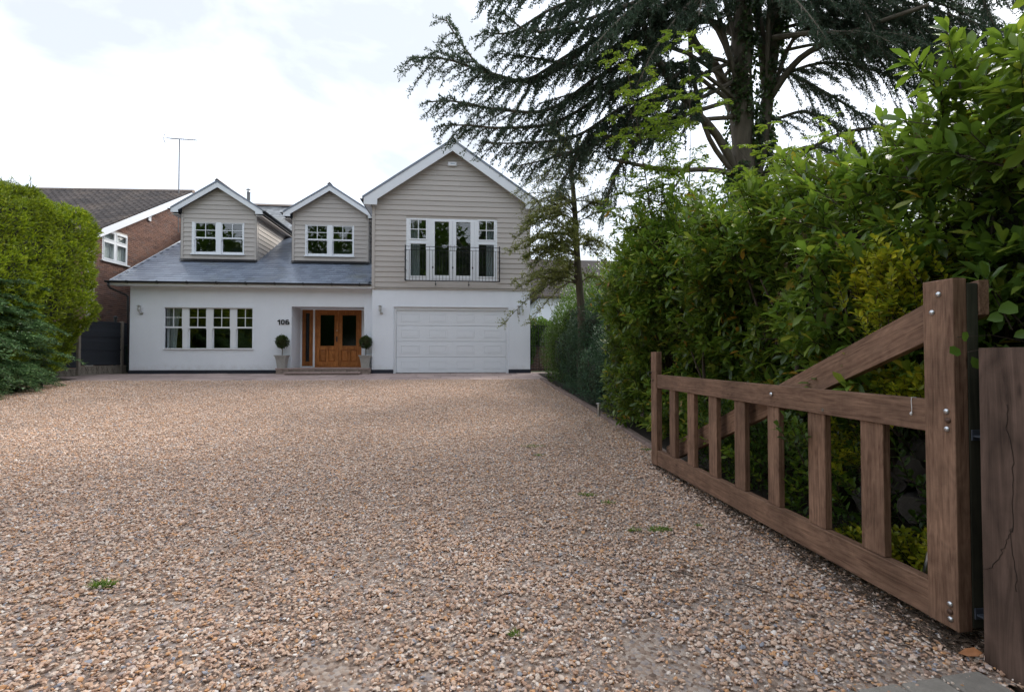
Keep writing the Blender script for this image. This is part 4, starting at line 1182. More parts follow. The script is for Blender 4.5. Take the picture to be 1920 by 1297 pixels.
# roof tiles with rolled profile
n_ = 7; W_ = .30; tl = []
for k in range(2):
    Vt = []; Ft = []
    for j, yy in enumerate((0, .40)):
        for i in range(n_ + 1):
            u = i / n_; h = .045 * (math.sin(u * math.pi * 2 - .6) * .5 + .5) ** 1.4
            Vt.append((-u * W_, yy, h + .02)); 
    for i in range(n_ + 1): Vt.append((-i / n_ * W_, 0, -.02))
    Ft = [(i, i + 1, n_ + 2 + i, n_ + 1 + i) for i in range(n_)] + [(2 * n_ + 2 + i, 2 * n_ + 3 + i, i + 1, i) for i in range(n_)]
    tl.append(np_mesh("roof_tile", Vt, Ft, M_tile if k == 0 else M_tile2, False))
ra = math.atan(rsl); Lr = math.hypot(LW + .45, rsl * (LW + .45)); cand = []
s_ = 0; row = 0
while s_ < Lr - .1:
    for c in range(34):
        x_ = OV - .04 - c * W_
        y_ = -.45 + s_ * math.cos(ra); z_ = zE - rsl * .45 + .05 + s_ * math.sin(ra)
        cand.append((c * .3 + (Lr - s_) * .2, Matrix.Translation((x_, y_, z_ + .012)) @ Matrix.Rotation(ra - .03 + R.uniform(-.006, .006), 4, 'X')))
    s_ += .33; row += 1
cand.sort(key=lambda q: q[0])
restV = []; restF = []
for i, (k_, Mx) in enumerate(cand):
    if i < 300: inst("roof_tile", tl[0], nroof, MN @ Mx)
    else:
        b0 = len(restV); restV += [tuple(Mx @ v.co) for v in tl[1].vertices]; restF += [tuple(b0 + q for q in p.vertices) for p in tl[1].polygons]
o = put(bpy.data.objects.new("roof_tile", np_mesh("tile_mass", restV, restF, M_tile2)), nroof, MN); tag(o, kind='stuff')
rm = MB(); x_ = OV
while x_ > -10.5:
    rm.prism([(LW + .14 * math.cos(a), zE + rsl * LW + .03 + .12 * math.sin(a)) for a in np.linspace(-.3, math.pi + .3, 8)], 'x', x_ - .42, x_); x_ -= .43
rm.build("ridge_tiles", M_ridge, nroof, M=MN)
# alarm box & wires on the gable
pa = at(288, 408, 23.1)
t = thing("alarm_box", "small white alarm box on the neighbour's brick gable", "alarm box", (MN @ Vector((.05, 2.9, 0)))[:2] + (pa.z,))
MB().box(.0, .06, 2.82, 3.0, pa.z - .15, pa.z + .15).build("casing", M_pvc, t, M=MN, bevel=.01)
MB().box(.061, .064, 2.88, 2.93, pa.z + .02, pa.z + .08).build("lens", M_iron, t, M=MN)

# aerial beside the neighbour's ridge
ay = 25.2
a0, a1 = at(335, 372, ay), at(336, 262, ay)
t = thing("television_aerial", "tall rooftop aerial rising behind the left dormer", "aerial", (a0.x, ay, a0.z - 1.0))
MB().tube([(a0.x, ay, a0.z - 1.6), (a0.x, ay, a1.z)], .026, 8).build("mast", M_aerial, t)
bl, br = at(310, 259, ay), at(368, 263, ay + .3)
MB().tube([bl, br], .017, 6).build("boom", M_aerial, t)
el = MB()
for i in range(13):
    u = .18 + .82 * i / 12; c = bl.lerp(br, u); h = .13 * (1 - .3 * u)
    el.tube([c + Vector((0, -h, -.02)), c + Vector((0, h, .02))], .009, 5)
    el.tube([c + Vector((.0, -.0, -.05)), c + Vector((0, .0, .05))], .009, 5)
el.build("directors", M_aerial, t)
rf = MB()
for dz in (-.26, -.13, 0, .13, .26):
    rf.tube([bl + Vector((abs(dz) * .5 - .08, -.3, dz)), bl + Vector((abs(dz) * .5 - .08, .3, dz))], .009, 5)
rf.tube([bl + Vector((.0, 0, -.28)), bl + Vector((-.08, 0, 0)), bl + Vector((.0, 0, .28))], .009, 5)
rf.build("reflector", M_aerial, t)

# pole between brick house and fence
q0, q1 = at(215, 690, 19.9), at(215, 590, 19.9)
MBp = MB().lathe([(.045, 0), (.045, 1.98), (.06, 2.0), (.06, 2.06), (.02, 2.1)], (q0.x, 19.9, gz(19.9)), 10)
o = MBp.build("drain_pipe", M_blackpl); tag(o, "black upright pipe in front of the dark fence panel, near the house corner", "pipe")

# ---- dark fence at the left of the house
fp = [Vector((-13.9, 16.9)), Vector((-12.66, 18.3)), Vector((-12.19, 19.7)), Vector((-11.75, 20.75))]
fen = thing("garden_fence", "dark stained board fence with concrete posts and diamond-pierced gravel boards", "fence", (fp[1].x, fp[1].y, gz(18.3)))
for i, p in enumerate(fp):
    b_ = gz(p.y); hgt = 1.88 + (0 if i < 3 else .1)
    MB().box(-.05, .05, -.05, .05, b_ - .2, b_ + hgt).build("fence_post", M_concpost, fen, M=Matrix.Translation((p.x, p.y, 0)), bevel=.008)
for i in range(3):
    a, b = fp[i], fp[i + 1]; L = (b - a).length; an = math.atan2(b.y - a.y, b.x - a.x); zb = gz((a.y + b.y) / 2)
    Mf = Matrix.Translation((a.x, a.y, zb)) @ Matrix.Rotation(an, 4, 'Z')
    gb_ = MB(); gb_.box(.06, L - .06, .0, .015, 0, .3); gb_.box(.06, L - .06, -.02, -.001, 0, .035); gb_.box(.06, L - .06, -.02, -.001, .265, .3)
    x = .06
    while x < L - .16:
        for s in (0, 1):
            xa, xb = (x, x + .09) if s == 0 else (x + .09, x)
            gb_.prism([(xa - .014, .036), (xa + .014, .036), (xb + .014, .264), (xb - .014, .264)], 'y', -.018, -.001)
            gb_.prism([(xb + (.09 if s == 0 else -.09) * 0 - .014 , .15), (xb + .014, .15), (xb + .0, .19)], 'y', -.017, -.001)
        x += .18
    gb_.build("gravel_board", M_concpost, fen, M=Mf)
    nb_ = 13; h0, h1 = .32, 1.82
    for k in range(nb_):
        z0 = h0 + (h1 - h0) * k / nb_; z1 = z0 + (h1 - h0) / nb_ + .015
        MB().hexa([(.055, -.022, z0), (L - .055, -.022, z0), (L - .055, -.008, z0), (.055, -.008, z0), (.055, -.012, z1), (L - .055, -.012, z1), (L - .055, -.002, z1), (.055, -.002, z1)]).build("fence_board", M_fence, fen, M=Mf)
    for zr in (.36, .85, 1.33, 1.80): MB().box(.055, L - .055, -.045, -.023, zr - .022, zr + .022).build("rail", M_fence, fen, M=Mf)

# wheelie bin behind the corner
wb_ = Vector((-11.93, 20.15)); zb = gz(20)
t = thing("wheelie_bin", "dark wheeled rubbish bin squeezed between fence and house corner", "bin", (wb_.x, wb_.y, zb))
MB().hexa([(wb_.x - .2, wb_.y - .28, zb + .05), (wb_.x + .2, wb_.y - .28, zb + .05), (wb_.x + .2, wb_.y + .25, zb + .05), (wb_.x - .2, wb_.y + .25, zb + .05), (wb_.x - .27, wb_.y - .36, zb + .98), (wb_.x + .27, wb_.y - .36, zb + .98), (wb_.x + .27, wb_.y + .33, zb + .98), (wb_.x - .27, wb_.y + .33, zb + .98)]).build("body", plain("bin_green", (.012, .03, .025), .4), t, bevel=.02)
MB().hexa([(wb_.x - .3, wb_.y - .39, zb + .982), (wb_.x + .3, wb_.y - .39, zb + .982), (wb_.x + .3, wb_.y + .36, zb + .982), (wb_.x - .3, wb_.y + .36, zb + .982), (wb_.x - .24, wb_.y - .3, zb + 1.06), (wb_.x + .24, wb_.y - .3, zb + 1.06), (wb_.x + .24, wb_.y + .3, zb + 1.09), (wb_.x - .24, wb_.y + .3, zb + 1.09)]).build("lid", plain("bin_lid_green", (.015, .035, .03), .35), t, bevel=.015)
for s in (-1, 1): MB().lathe([(.1, -.02), (.1, .02)], (0, 0, 0), 14).build("wheel", M_blackpl, t, M=Matrix.Translation((wb_.x + s * .2, wb_.y + .28, zb + .1)) @ Matrix.Rotation(math.pi / 2, 4, 'Y'))

# ---- right side: low building, brick wall, iron gate
r0, r1 = at(1006, 487, 26), at(1135, 480, 26)
gar = thing("neighbouring_bungalow", "low brown-roofed white building behind the slim tree, right of the garage", "house", (r0.x + 3, 27, gz(26)))
ezr, rzr = at(1050, 553, 25.6).z, at(1050, 486, 27.5).z
MB().box(r0.x + .1, 14, 26, 26.3, .6, ezr).box(r0.x + .1, r0.x + .4, 26.31, 31, .6, ezr).build("wall", M_render, gar)
MB().prism([(25.6, ezr - .05), (28.2, rzr + .1), (31, ezr - .05), (31, ezr - .15), (25.6, ezr - .15)], 'x', r0.x - .2, 14.2).build("roof", M_tile2, gar)
for k in range(3):
    xx = r0.x + 1.2 + k * 2.4
    f_ = MB(); rect_frame(f_, xx, xx + 1.1, 2.0, 3.2, 25.95, 25.999, .06, .06, .06, .06); f_.box(xx + .52, xx + .58, 25.955, 25.998, 2.06, 3.14)
    w_ = f_.build("window", M_upvc, gar); MB().box(xx + .06, xx + 1.04, 25.985, 25.995, 2.06, 3.14).build("pane", plain("dark_pane", (.02, .025, .025), .08, spec=.8), w_)
t = thing("garden_wall", "brick garden wall with ivy behind the side gate", "wall", (4, 23.4, gz(23)))
V = []; F = []
z = gz(23) - .05; r_ = 0
while z < gz(23) + 2.05:
    x = 2.6 - .11 * (r_ % 2)
    while x < 6.5:
        boxv(x, x + .215, 23.4, 23.5, z, z + .065); x += .225
    z += .075; r_ += 1
tag(put(bpy.data.objects.new("bricks", np_mesh("bricks", V, F, M_brick)), t), kind='stuff')
MB().box(2.55, 6.6, 23.415, 23.6, gz(23) - .1, gz(23) + 2.06).build("core", M_mortar, t)
MB().box(2.5, 6.65, 23.36, 23.62, gz(23) + 2.061, gz(23) + 2.12).build("coping", M_kerb, t)
gx_, gw_ = 2.58, 1.0; gy_ = 19.3
t = thing("side_gate", "tall black iron bar gate between garage corner and shrubs", "gate", (gx_, gy_, H0))
gfm = MB().box(gx_, gx_ + .035, gy_, gy_ + .03, H0 + .05, H0 + 1.95).box(gx_ + gw_, gx_ + gw_ + .035, gy_, gy_ + .03, H0 + .05, H0 + 1.95)
for zz in (.12, 1.0, 1.75): gfm.box(gx_ + .036, gx_ + gw_ - .001, gy_ + .005, gy_ + .025, H0 + zz, H0 + zz + .03)
gfm.build("gate_frame", M_iron, t)
for i in range(1, 10):
    xx = gx_ + .02 + gw_ * i / 10
    MB().box(xx - .007, xx + .007, gy_ - .009, gy_ + .004, H0 + .08, H0 + 1.85 + .1 * math.sin(math.pi * i / 10)).build("gate_bar", M_iron, t)

# ================================================================ OAK DRIVEWAY GATE
GX = 2.30
gate = thing("driveway_gate", "open brown timber driveway gate with diagonal brace and square balusters", "gate", (GX + .03, 4.1, 0))
def beam(name, p0, p1, w, th, mat=M_gate, parent=gate, bevel=.004, twist=0):
    """timber from p0 to p1 (centre line), w = height across, th = thickness along X"""
    p0, p1 = Vector(p0), Vector(p1); d = p1 - p0; L = d.length; d.normalize()
    ref = Vector((1, 0, 0)) if abs(d.x) < .9 else Vector((0, 1, 0))
    ax = d; az_ = ax.cross(ref).normalized(); ay_ = az_.cross(ax).normalized()
    M = Matrix.Translation((p0 + p1) / 2) @ Matrix((ax, ay_, az_)).transposed().to_4x4() @ Matrix.Rotation(twist, 4, 'X')
    m_ = MB().box(-L / 2, L / 2, -th / 2, th / 2, -w / 2, w / 2)
    return m_.build(name, mat, parent, M=M, bevel=bevel)
xs = GX + .036
# hanging stile: drive face 2.194..2.348
beam("hanging_stile", (xs, 2.271, .07), (xs, 2.271, 1.722), .158, .072)
beam("hanging_stile_backing", (xs + .0665, 2.262, .085), (xs + .0665, 2.262, 1.70), .14, .058, M_gateold)
beam("closing_stile", (xs, 5.985, .06), (xs, 5.985, 1.41), .17, .07)
beam("top_rail", (xs + .004, 2.352, 1.06), (xs + .004, 5.898, 1.06), .158, .062)
beam("bottom_rail", (xs + .004, 2.352, .155), (xs + .004, 5.898, .155), .175, .062)
for (a, b) in ((2.804, 2.633), (3.262, 3.091), (3.72, 3.575), (4.20, 4.03), (4.66, 4.50), (5.12, 4.96), (5.58, 5.42)):
    beam("baluster", (xs + .012, (a + b) / 2, .244), (xs + .012, (a + b) / 2, .98), abs(a - b) * .95, .045)
_a = math.atan(.39); _bx = Vector((0, math.cos(_a), -math.sin(_a))); _by = Vector((-1, 0, 0)); _bz = _bx.cross(_by)
brm = MB().prism([(2.19, 1.549), (2.19, 1.715), (2.31, 1.695), (5.93, .28), (5.93, .085), (2.5, 1.42)], 'x', 2.434, 2.488)
mbrot(brm, "diagonal_brace", M_gate, gate, bevel=.003, rot=Matrix((_bx, _by, _bz)).transposed().to_4x4())
# coach bolts
def bolt(y, z, mat=M_zinc, x=GX, parent=gate, r=.014):
    MB().lathe([(r, 0), (r * 1.02, .002), (r * .85, .007), (r * .45, .010), (.001, .0108)], (0, 0, 0), 12).build("bolt", mat, parent, M=Matrix.Translation((x, y, z)) @ Matrix.Rotation(-math.pi / 2, 4, 'Y'), smooth=True)
def byz(px, py):
    x = (px - CXP) / FPX; z = (CYP - py) / FPX; y = 1.0
    y, z = y * math.cos(PIT) - z * math.sin(PIT), y * math.sin(PIT) + z * math.cos(PIT)
    x, y = x * math.cos(YAW) + y * math.sin(YAW), -x * math.sin(YAW) + y * math.cos(YAW)
    t = GX / x; return y * t, CAMZ + z * t
for (px, py) in ((1760, 552), (1748, 586), (1775, 771), (1776, 804), (1782, 1132), (1783, 1160)): bolt(*byz(px, py))
for (px, py) in ((1778, 788), (1782, 1146)): bolt(*byz(px, py), mat=M_rustbolt)
bolt(*byz(1446, 739), r=.016); bolt(*byz(1224, 712), mat=M_rustbolt)
yk, zk = byz(1540, 768)
MB().lathe([(.012, 0), (.012, .0015), (.002, .002)], (0, 0, 0), 10).build("knot", M_barkc, gate, M=Matrix.Translation((GX + .009, yk, zk)) @ Matrix.Rotation(-math.pi / 2, 4, 'Y'))
# latch eye on the closing stile
MB().tube([(GX - .0, 6.04, 1.16), (GX - .035, 6.05, 1.165), (GX - .05, 6.05, 1.14), (GX - .035, 6.05, 1.115), (GX - .01, 6.045, 1.11)], .006, 6).build("latch_ring", M_iron, gate)
# hinges
M_hinge = plain('gunmetal_hinge', (.09, .105, .13), .5, metal=.4, var=.2)
hz_ = []
for z in (.16, .985):
    hz_.append(MB().box(xs + .034, xs + .10, 2.176, 2.182, z - .025, z + .025).box(xs + .04, xs + .1, 2.13, 2.181, z - .008, z + .0).lathe([(.012, -.03), (.012, .03)], (xs + .05, 2.12, z), 10).build("hinge", M_hinge, gate, bevel=.001))
# string on the rail
ys_, zs_ = byz(1708, 752)
t = MB().tube([(GX + .03, ys_, 1.141), (GX + .003, ys_, 1.143), (GX + .001, ys_ - .001, 1.12), (GX + .0, ys_ - .004, 1.09), (GX + .001, ys_ - .002, 1.066)], .0018, 5)
t.lathe([(.002, 0), (.005, .004), (.006, .010), (.003, .018)], (GX - .002, ys_ - .002, 1.05), 8)
tag(t.build("string", plain("white_string", (.7, .68, .66), .8), None), "short white knotted string hanging over the gate's top rail", "string")

# big hanging post at the right
post = thing("gatepost", "thick weathered timber gatepost with a long crack, right of the open gate", "gatepost", (2.42, 1.9, 0))
pm = MB(); n1 = 24; PX0, PX1, PY0, PY1 = 2.285, 2.56, 1.72, 2.062
pv = []; pf = []
ring = []
seg = 14
cor = [(PX0, PY1), (PX0, PY0), (PX1, PY0), (PX1, PY1)]
loop = []
for i in range(4):
    a, b = cor[i], cor[(i + 1) % 4]
    for k in range(seg): loop.append((a[0] + (b[0] - a[0]) * k / seg, a[1] + (b[1] - a[1]) * k / seg, i))
nr = len(loop)
for j in range(n1 + 1):
    z = -.3 + (1.39 + .3) * j / n1
    for (x, y, s) in loop:
        d = .002 * mnoise.noise(Vector((x * 9, y * 9, z * 2)))
        xx, yy = x, y
        if s == 0:
            crack = 1.93 + .018 * mnoise.noise(Vector((0, 3, z * 5))) - .02 * z
            dd = abs(y - crack)
            if z > .1 and dd < .02: d += 0
            xx += d
        elif s == 2: xx -= d
        elif s == 1: yy += d
        else: yy -= d
        pv.append((xx, yy, z))
for j in range(n1):
    for i in range(nr):
        i2 = (i + 1) % nr; pf.append((j * nr + i, j * nr + i2, (j + 1) * nr + i2, (j + 1) * nr + i))
tmp = MB(); tmp.v = pv; tmp.f = pf + [tuple(n1 * nr + i for i in range(nr))]
M_post = wood("weathered_gatepost", (.045, .028, .02), (.165, .105, .08), rough=.75, across=14, along=1.0, bump=.9)
mbrot(tmp, "post", M_post, post)
# dark shakes (cracks) standing in the face
ck = MB()
for pts_ in ([(1.945, 1.15), (1.95, 1.05), (1.925, .93), (1.93, .82), (1.935, .62)], [(2.06, .42), (2.02, .44), (1.98, .52), (1.955, .58), (1.94, .64), (1.93, .5), (1.925, .38)]):
    fine = []
    for i in range(len(pts_) - 1):
        for k in range(5):
            u = k / 5; a = Vector(pts_[i]).lerp(Vector(pts_[i + 1]), u); fine.append((a.x + R.gauss(0, .0035), a.y))
    fine.append(pts_[-1]); pts_ = fine
    for i in range(len(pts_) - 1):
        a, b = Vector(pts_[i]), Vector(pts_[i + 1]); d_ = (b - a).normalized(); n_ = Vector((-d_.y, d_.x)) * .0008
        ck.prism([tuple(a + n_), tuple(a - n_), tuple(b - n_ * .8), tuple(b + n_ * .8)], 'x', PX0 - .0026 - i * .00001, PX0 + .02)
ck.build("crack", plain("crack_shadow_wood", (.045, .03, .022), 1.0), post)

# ---- topiary pots
def quat_from(d):
    return Vector((0, 0, 1)).rotation_difference(Vector(d).normalized()).to_matrix()
def topiary(px, label):
    p = P3(px, 690, 18.82); z0 = H0 + .208; cx_, cy_ = p[0], 18.86
    t = thing("potted_topiary", label, "potted tree", (cx_, cy_, z0), group="ball topiaries in square planters flanking the porch")
    m_ = MB(); a, b = .13, .195
    lv = [(a, 0), (a * 1.08, .14), (a * 1.28, .32), (b, .42), (b + .02, .425), (b + .02, .46), (b - .03, .46), (b - .035, .40)]
    for (r, z) in lv: m_.v += [(cx_ - r, cy_ - r, z0 + z), (cx_ + r, cy_ - r, z0 + z), (cx_ + r, cy_ + r, z0 + z), (cx_ - r, cy_ + r, z0 + z)]
    for i in range(len(lv) - 1):
        for k in range(4): m_.f.append((i * 4 + k, i * 4 + (k + 1) % 4, i * 4 + 4 + (k + 1) % 4, i * 4 + 4 + k))
    m_.f.append((0, 3, 2, 1)); m_.f.append((28, 29, 30, 31))
    m_.build("planter", M_planter, t)
    MB().box(cx_ - .155, cx_ + .155, cy_ - .155, cy_ + .155, z0 + .39, z0 + .41).build("soil", M_soil, t)
    MB().tube([(cx_, cy_, z0 + .4), (cx_ + .01, cy_, z0 + .6), (cx_ - .005, cy_, z0 + .85)], .014, 7).build("stem", M_twig, t)
    c = Vector((cx_, cy_, z0 + .93)); pos = []; dr = []
    for i in range(2600):
        d = Vector(NR.normal(0, 1, 3)).normalized(); r = .205 * (1 - .5 * NR.random() ** 3) + .035 * mnoise.noise(d * 3 + Vector((px, 0, 0))) + (.05 * NR.random() if NR.random() < .04 else 0)
        pos.append(c + d * r); dr.append((d + Vector(NR.normal(0, .5, 3))).normalized())
    leaves("leaves", pos, dr, .05, .024, M_box, t)
    MB().lathe([(.02, -.16), (.13, -.1), (.16, 0), (.13, .1), (.02, .16)], (c.x, c.y, c.z), 12).build("inner_twigs", M_twig, t)
# ================================================================ VEGETATION TOOLS
def unit(a):
    return a / np.maximum(np.linalg.norm(a, axis=1, keepdims=True), 1e-9)
def leaf_geo(P, D, Nn, L, W, droop=.15, fold=.25):
    """P base points, D directions, Nn upper-side normals, L/W sizes -> 8-vert folded leaves, triangles"""
    P = np.asarray(P, float).reshape(-1, 3); D = unit(np.asarray(D, float).reshape(-1, 3)); Nn = np.asarray(Nn, float).reshape(-1, 3)
    n = len(P); L = np.broadcast_to(L, (n,)).reshape(n, 1); W = np.broadcast_to(W, (n,)).reshape(n, 1) / 2
    Sd = unit(np.cross(D, Nn)); Nn = np.cross(Sd, D)
    def pt(t, s, k): return P + D * L * t + Sd * W * s + Nn * (abs(s) * W * fold - L * droop * t * t) * 1.0
    V = np.stack([pt(0, 0, 0), pt(.34, .8, 0), pt(.34, 0, 0), pt(.34, -.8, 0), pt(.74, .92, 0), pt(.74, 0, 0), pt(.74, -.92, 0), pt(1, 0, 0)], axis=1)
    T = np.array([(0, 2, 1), (0, 3, 2), (1, 2, 5), (1, 5, 4), (2, 3, 6), (2, 6, 5), (4, 5, 7), (5, 6, 7)])
    F = (np.arange(n)[:, None, None] * 8 + T[None]).reshape(-1, 3)
    return V.reshape(-1, 3), F
def blade_geo(P, D, Nn, L, W):
    P = np.asarray(P, float).reshape(-1, 3); D = unit(np.asarray(D, float).reshape(-1, 3)); Nn = np.asarray(Nn, float).reshape(-1, 3)
    n = len(P); L = np.broadcast_to(L, (n,)).reshape(n, 1); W = np.broadcast_to(W, (n,)).reshape(n, 1) / 2
    Sd = unit(np.cross(D, Nn))
    V = np.stack([P, P + D * L * .45 + Sd * W, P + D * L, P + D * L * .45 - Sd * W], axis=1)
    F = (np.arange(n)[:, None, None] * 4 + np.array([(0, 1, 2), (0, 2, 3)])[None]).reshape(-1, 3)
    return V.reshape(-1, 3), F
def leaves(name, P, D, L, W, mat, parent, up=None, detail=False, kind='stuff', droop=.15, jl=.3, smooth=False):
    P = np.asarray([tuple(p) for p in P], float) if not isinstance(P, np.ndarray) else P
    D = np.asarray([tuple(p) for p in D], float) if not isinstance(D, np.ndarray) else D
    n = len(P)
    Nn = (np.tile(np.array([[0, 0, 1.]]), (n, 1)) if up is None else np.asarray(up)) + NR.normal(0, .35, (n, 3))
    Ls = L * NR.uniform(1 - jl, 1 + jl, n); Ws = W * NR.uniform(1 - jl, 1 + jl, n)
    V, F = (leaf_geo(P, D, Nn, Ls, Ws, droop) if detail else blade_geo(P, D, Nn, Ls, Ws))
    o = put(bpy.data.objects.new(name, np_mesh(name, V, F, mat, smooth)), parent)
    if kind: tag(o, kind=kind)
    return o
def fbm(p, s): return mnoise.fractal(Vector(p) * s, 1.0, 2.0, 3)

M_box = leafmat("box_leaf", [(0, (.018, .035, .01)), (.6, (.04, .07, .018)), (1, (.08, .105, .03))], .45, .2)
M_laurel = leafmat("laurel_leaf", [(0, (.055, .105, .022)), (.35, (.098, .172, .03)), (.68, (.155, .232, .038)), (.88, (.25, .31, .05)), (.962, (.36, .38, .055)), (.986, (.45, .22, .035))], .3, .42, (.26, .40, .025), patch=.45, pscale=1.3)
M_gold = leafmat("golden_privet_leaf", [(0, (.16, .23, .02)), (.5, (.36, .40, .025)), (1, (.66, .58, .04))], .4, .45, (.5, .5, .03), patch=.3, pscale=5)
M_sap = leafmat("young_leaf", [(0, (.06, .14, .015)), (.5, (.12, .22, .02)), (.9, (.22, .31, .03)), (1, (.35, .30, .04))], .45, .5, (.40, .52, .05))
M_sap2 = leafmat("mid_green_leaf", [(0, (.05, .11, .015)), (.5, (.10, .18, .022)), (.9, (.18, .26, .03)), (1, (.28, .30, .04))], .4, .45, (.30, .45, .04))
M_fine = leafmat("fine_olive_leaf", [(0, (.11, .145, .035)), (.5, (.19, .235, .055)), (1, (.30, .34, .09))], .6, .35, (.25, .25, .06))
M_bushg = leafmat("shrub_green_leaf", [(0, (.03, .065, .012)), (.5, (.06, .12, .018)), (1, (.11, .19, .03))], .4, .35, (.2, .35, .03), patch=.4, pscale=2)
M_bushd = leafmat("shrub_dark_leaf", [(0, (.025, .06, .035)), (.5, (.045, .10, .05)), (1, (.08, .15, .065))], .6, .2, (.08, .18, .08), patch=.4, pscale=2.5)
M_cedar = leafmat("cedar_needle", [(0, (.05, .078, .055)), (.6, (.08, .12, .082)), (1, (.13, .18, .115))], .6, .3, (.08, .13, .07))
M_ivy = leafmat("ivy_leaf", [(0, (.03, .06, .02)), (.6, (.06, .11, .03)), (1, (.11, .17, .04))], .35, .2, (.1, .2, .03))
M_hedge = leafmat("leylandii_spray", [(0, (.07, .125, .010)), (.5, (.17, .245, .013)), (.85, (.31, .38, .02)), (1, (.45, .48, .04))], .6, .35, (.35, .45, .02), patch=.35, pscale=1.6)
M_yew = leafmat("yew_spray", [(0, (.04, .09, .034)), (.5, (.085, .165, .06)), (1, (.17, .27, .09))], .5, .2, (.07, .17, .09), patch=.4, pscale=2)
M_grass = leafmat("grass_blade", [(0, (.09, .17, .02)), (1, (.22, .33, .05))], .5, .4)
M_inner = plain("dark_core_fill", (.02, .024, .012), 1.0, var=.6, scale=3, bump=1, bscale=8)  # near-black fill: inner shade put into its colour, added to block light
M_deadl = plain("dry_orange_leaf", (.33, .13, .045), .7, var=.2, scale=20)
M_flower = plain("spent_flower_head", (.14, .075, .04), .9, var=.3)

# ---------------------------------------------------------------- tall clipped hedge at the left
def hedge_left():
    t = thing("clipped_hedge", "tall clipped yellow-green conifer hedge along the left side of the drive", "hedge", (-12.8, 14, gz(14)))
    X0, X1, Y0, Y1, Z1 = -14.6, -11.5, 6.5, 17.35, 5.75
    def surf(u):
        pass
    P = []; D = []; U = []
    def h(y): return Z1 + .14 * fbm((0, y, 0), .9) 
    for i in range(23000):
        q = NR.random()
        if q < .60:
            y = Y0 + (Y1 - Y0) * NR.random() ** .7; z = .65 + (h(y) - .65) * NR.random(); n_ = (1, 0, 0)
            p = [X1, y, z]
        elif q < .88:
            y = Y0 + (Y1 - Y0) * NR.random() ** .7; x = X0 + (X1 - X0) * NR.random(); p = [x, y, h(y)]; n_ = (0, 0, 1)
        else:
            x = X0 + (X1 - X0) * NR.random(); z = .9 + (Z1 - .9) * NR.random(); p = [x, Y1, z]; n_ = (0, 1, 0)
        # rounded edges
        ex = max(0, p[0] - (X1 - .35)); ez_ = max(0, p[2] - (h(p[1]) - .35)); ey = max(0, p[1] - (Y1 - .35))
        r = math.sqrt(ex * ex + ez_ * ez_ + ey * ey)
        if r > .35:
            k = .35 / r; p = [p[0] - ex * (1 - k), p[1] - ey * (1 - k), p[2] - ez_ * (1 - k)]; n_ = (ex, ey, ez_)
        n_ = Vector(n_).normalized()
        d = fbm(p, 1.1) * .22 + fbm(p, 4) * .10
        if p[2] < 2.7: d -= (2.7 - p[2]) * .5 * min(1, max(0, p[1] - 14.2) / 1.5)
        p = Vector(p) + n_ * (d - .14 * NR.random() ** 2)
        P.append(p); D.append((n_ * .8 + Vector((.1, 0, .75)) + Vector(NR.normal(0, .45, 3))).normalized())
    P = np.array([tuple(p) for p in P]); D = np.array([tuple(p) for p in D])
    # each spray: five flat blades
    PP = []; DD = []
    side = unit(np.cross(D, NR.normal(0, 1, D.shape)))
    for k in range(6):
        a = (k - 2.5) * .33
        PP.append(P + D * (.02 * k)); DD.append(unit(D * math.cos(a) + side * math.sin(a)))
    leaves("foliage", np.concatenate(PP), np.concatenate(DD), .115, .026, M_hedge, t, up=np.tile(side, (6, 1)))
    # wispy tips above
    P2 = []; D2 = []
    tm = MB()
    for (px, Y) in ((-2, 14.4), (12, 14.6), (22, 15), (55, 15.2)):
        b = at(px, 352, Y); q = b + Vector((R.uniform(-.1, .15), 0, R.uniform(.2, .42)))
        tm.tube([b - Vector((0, 0, .3)), b.lerp(q, .6) + Vector((.03, 0, 0)), q], [.012, .008, .003], 5)
        for k in range(26):
            u = k / 26; c = b.lerp(q, u); P2.append(c); D2.append(Vector((R.uniform(-1, 1), R.uniform(-.6, .6), R.uniform(.2, 1))).normalized())
    leaves("top_wisps", P2, D2, .1, .012, M_hedge, t)
    tm.build("wisp_stems", M_twig, t)
    MB().box(X0 + .3, X1 - .42, Y0, Y1 - .35, 2.5, Z1 - .32).box(X0 + .3, X1 - .8, Y0, 15.2, .5, 2.499).build("inner_growth", M_inner, t)  # solid boxes added inside the hedge to stop light passing through
hedge_left()

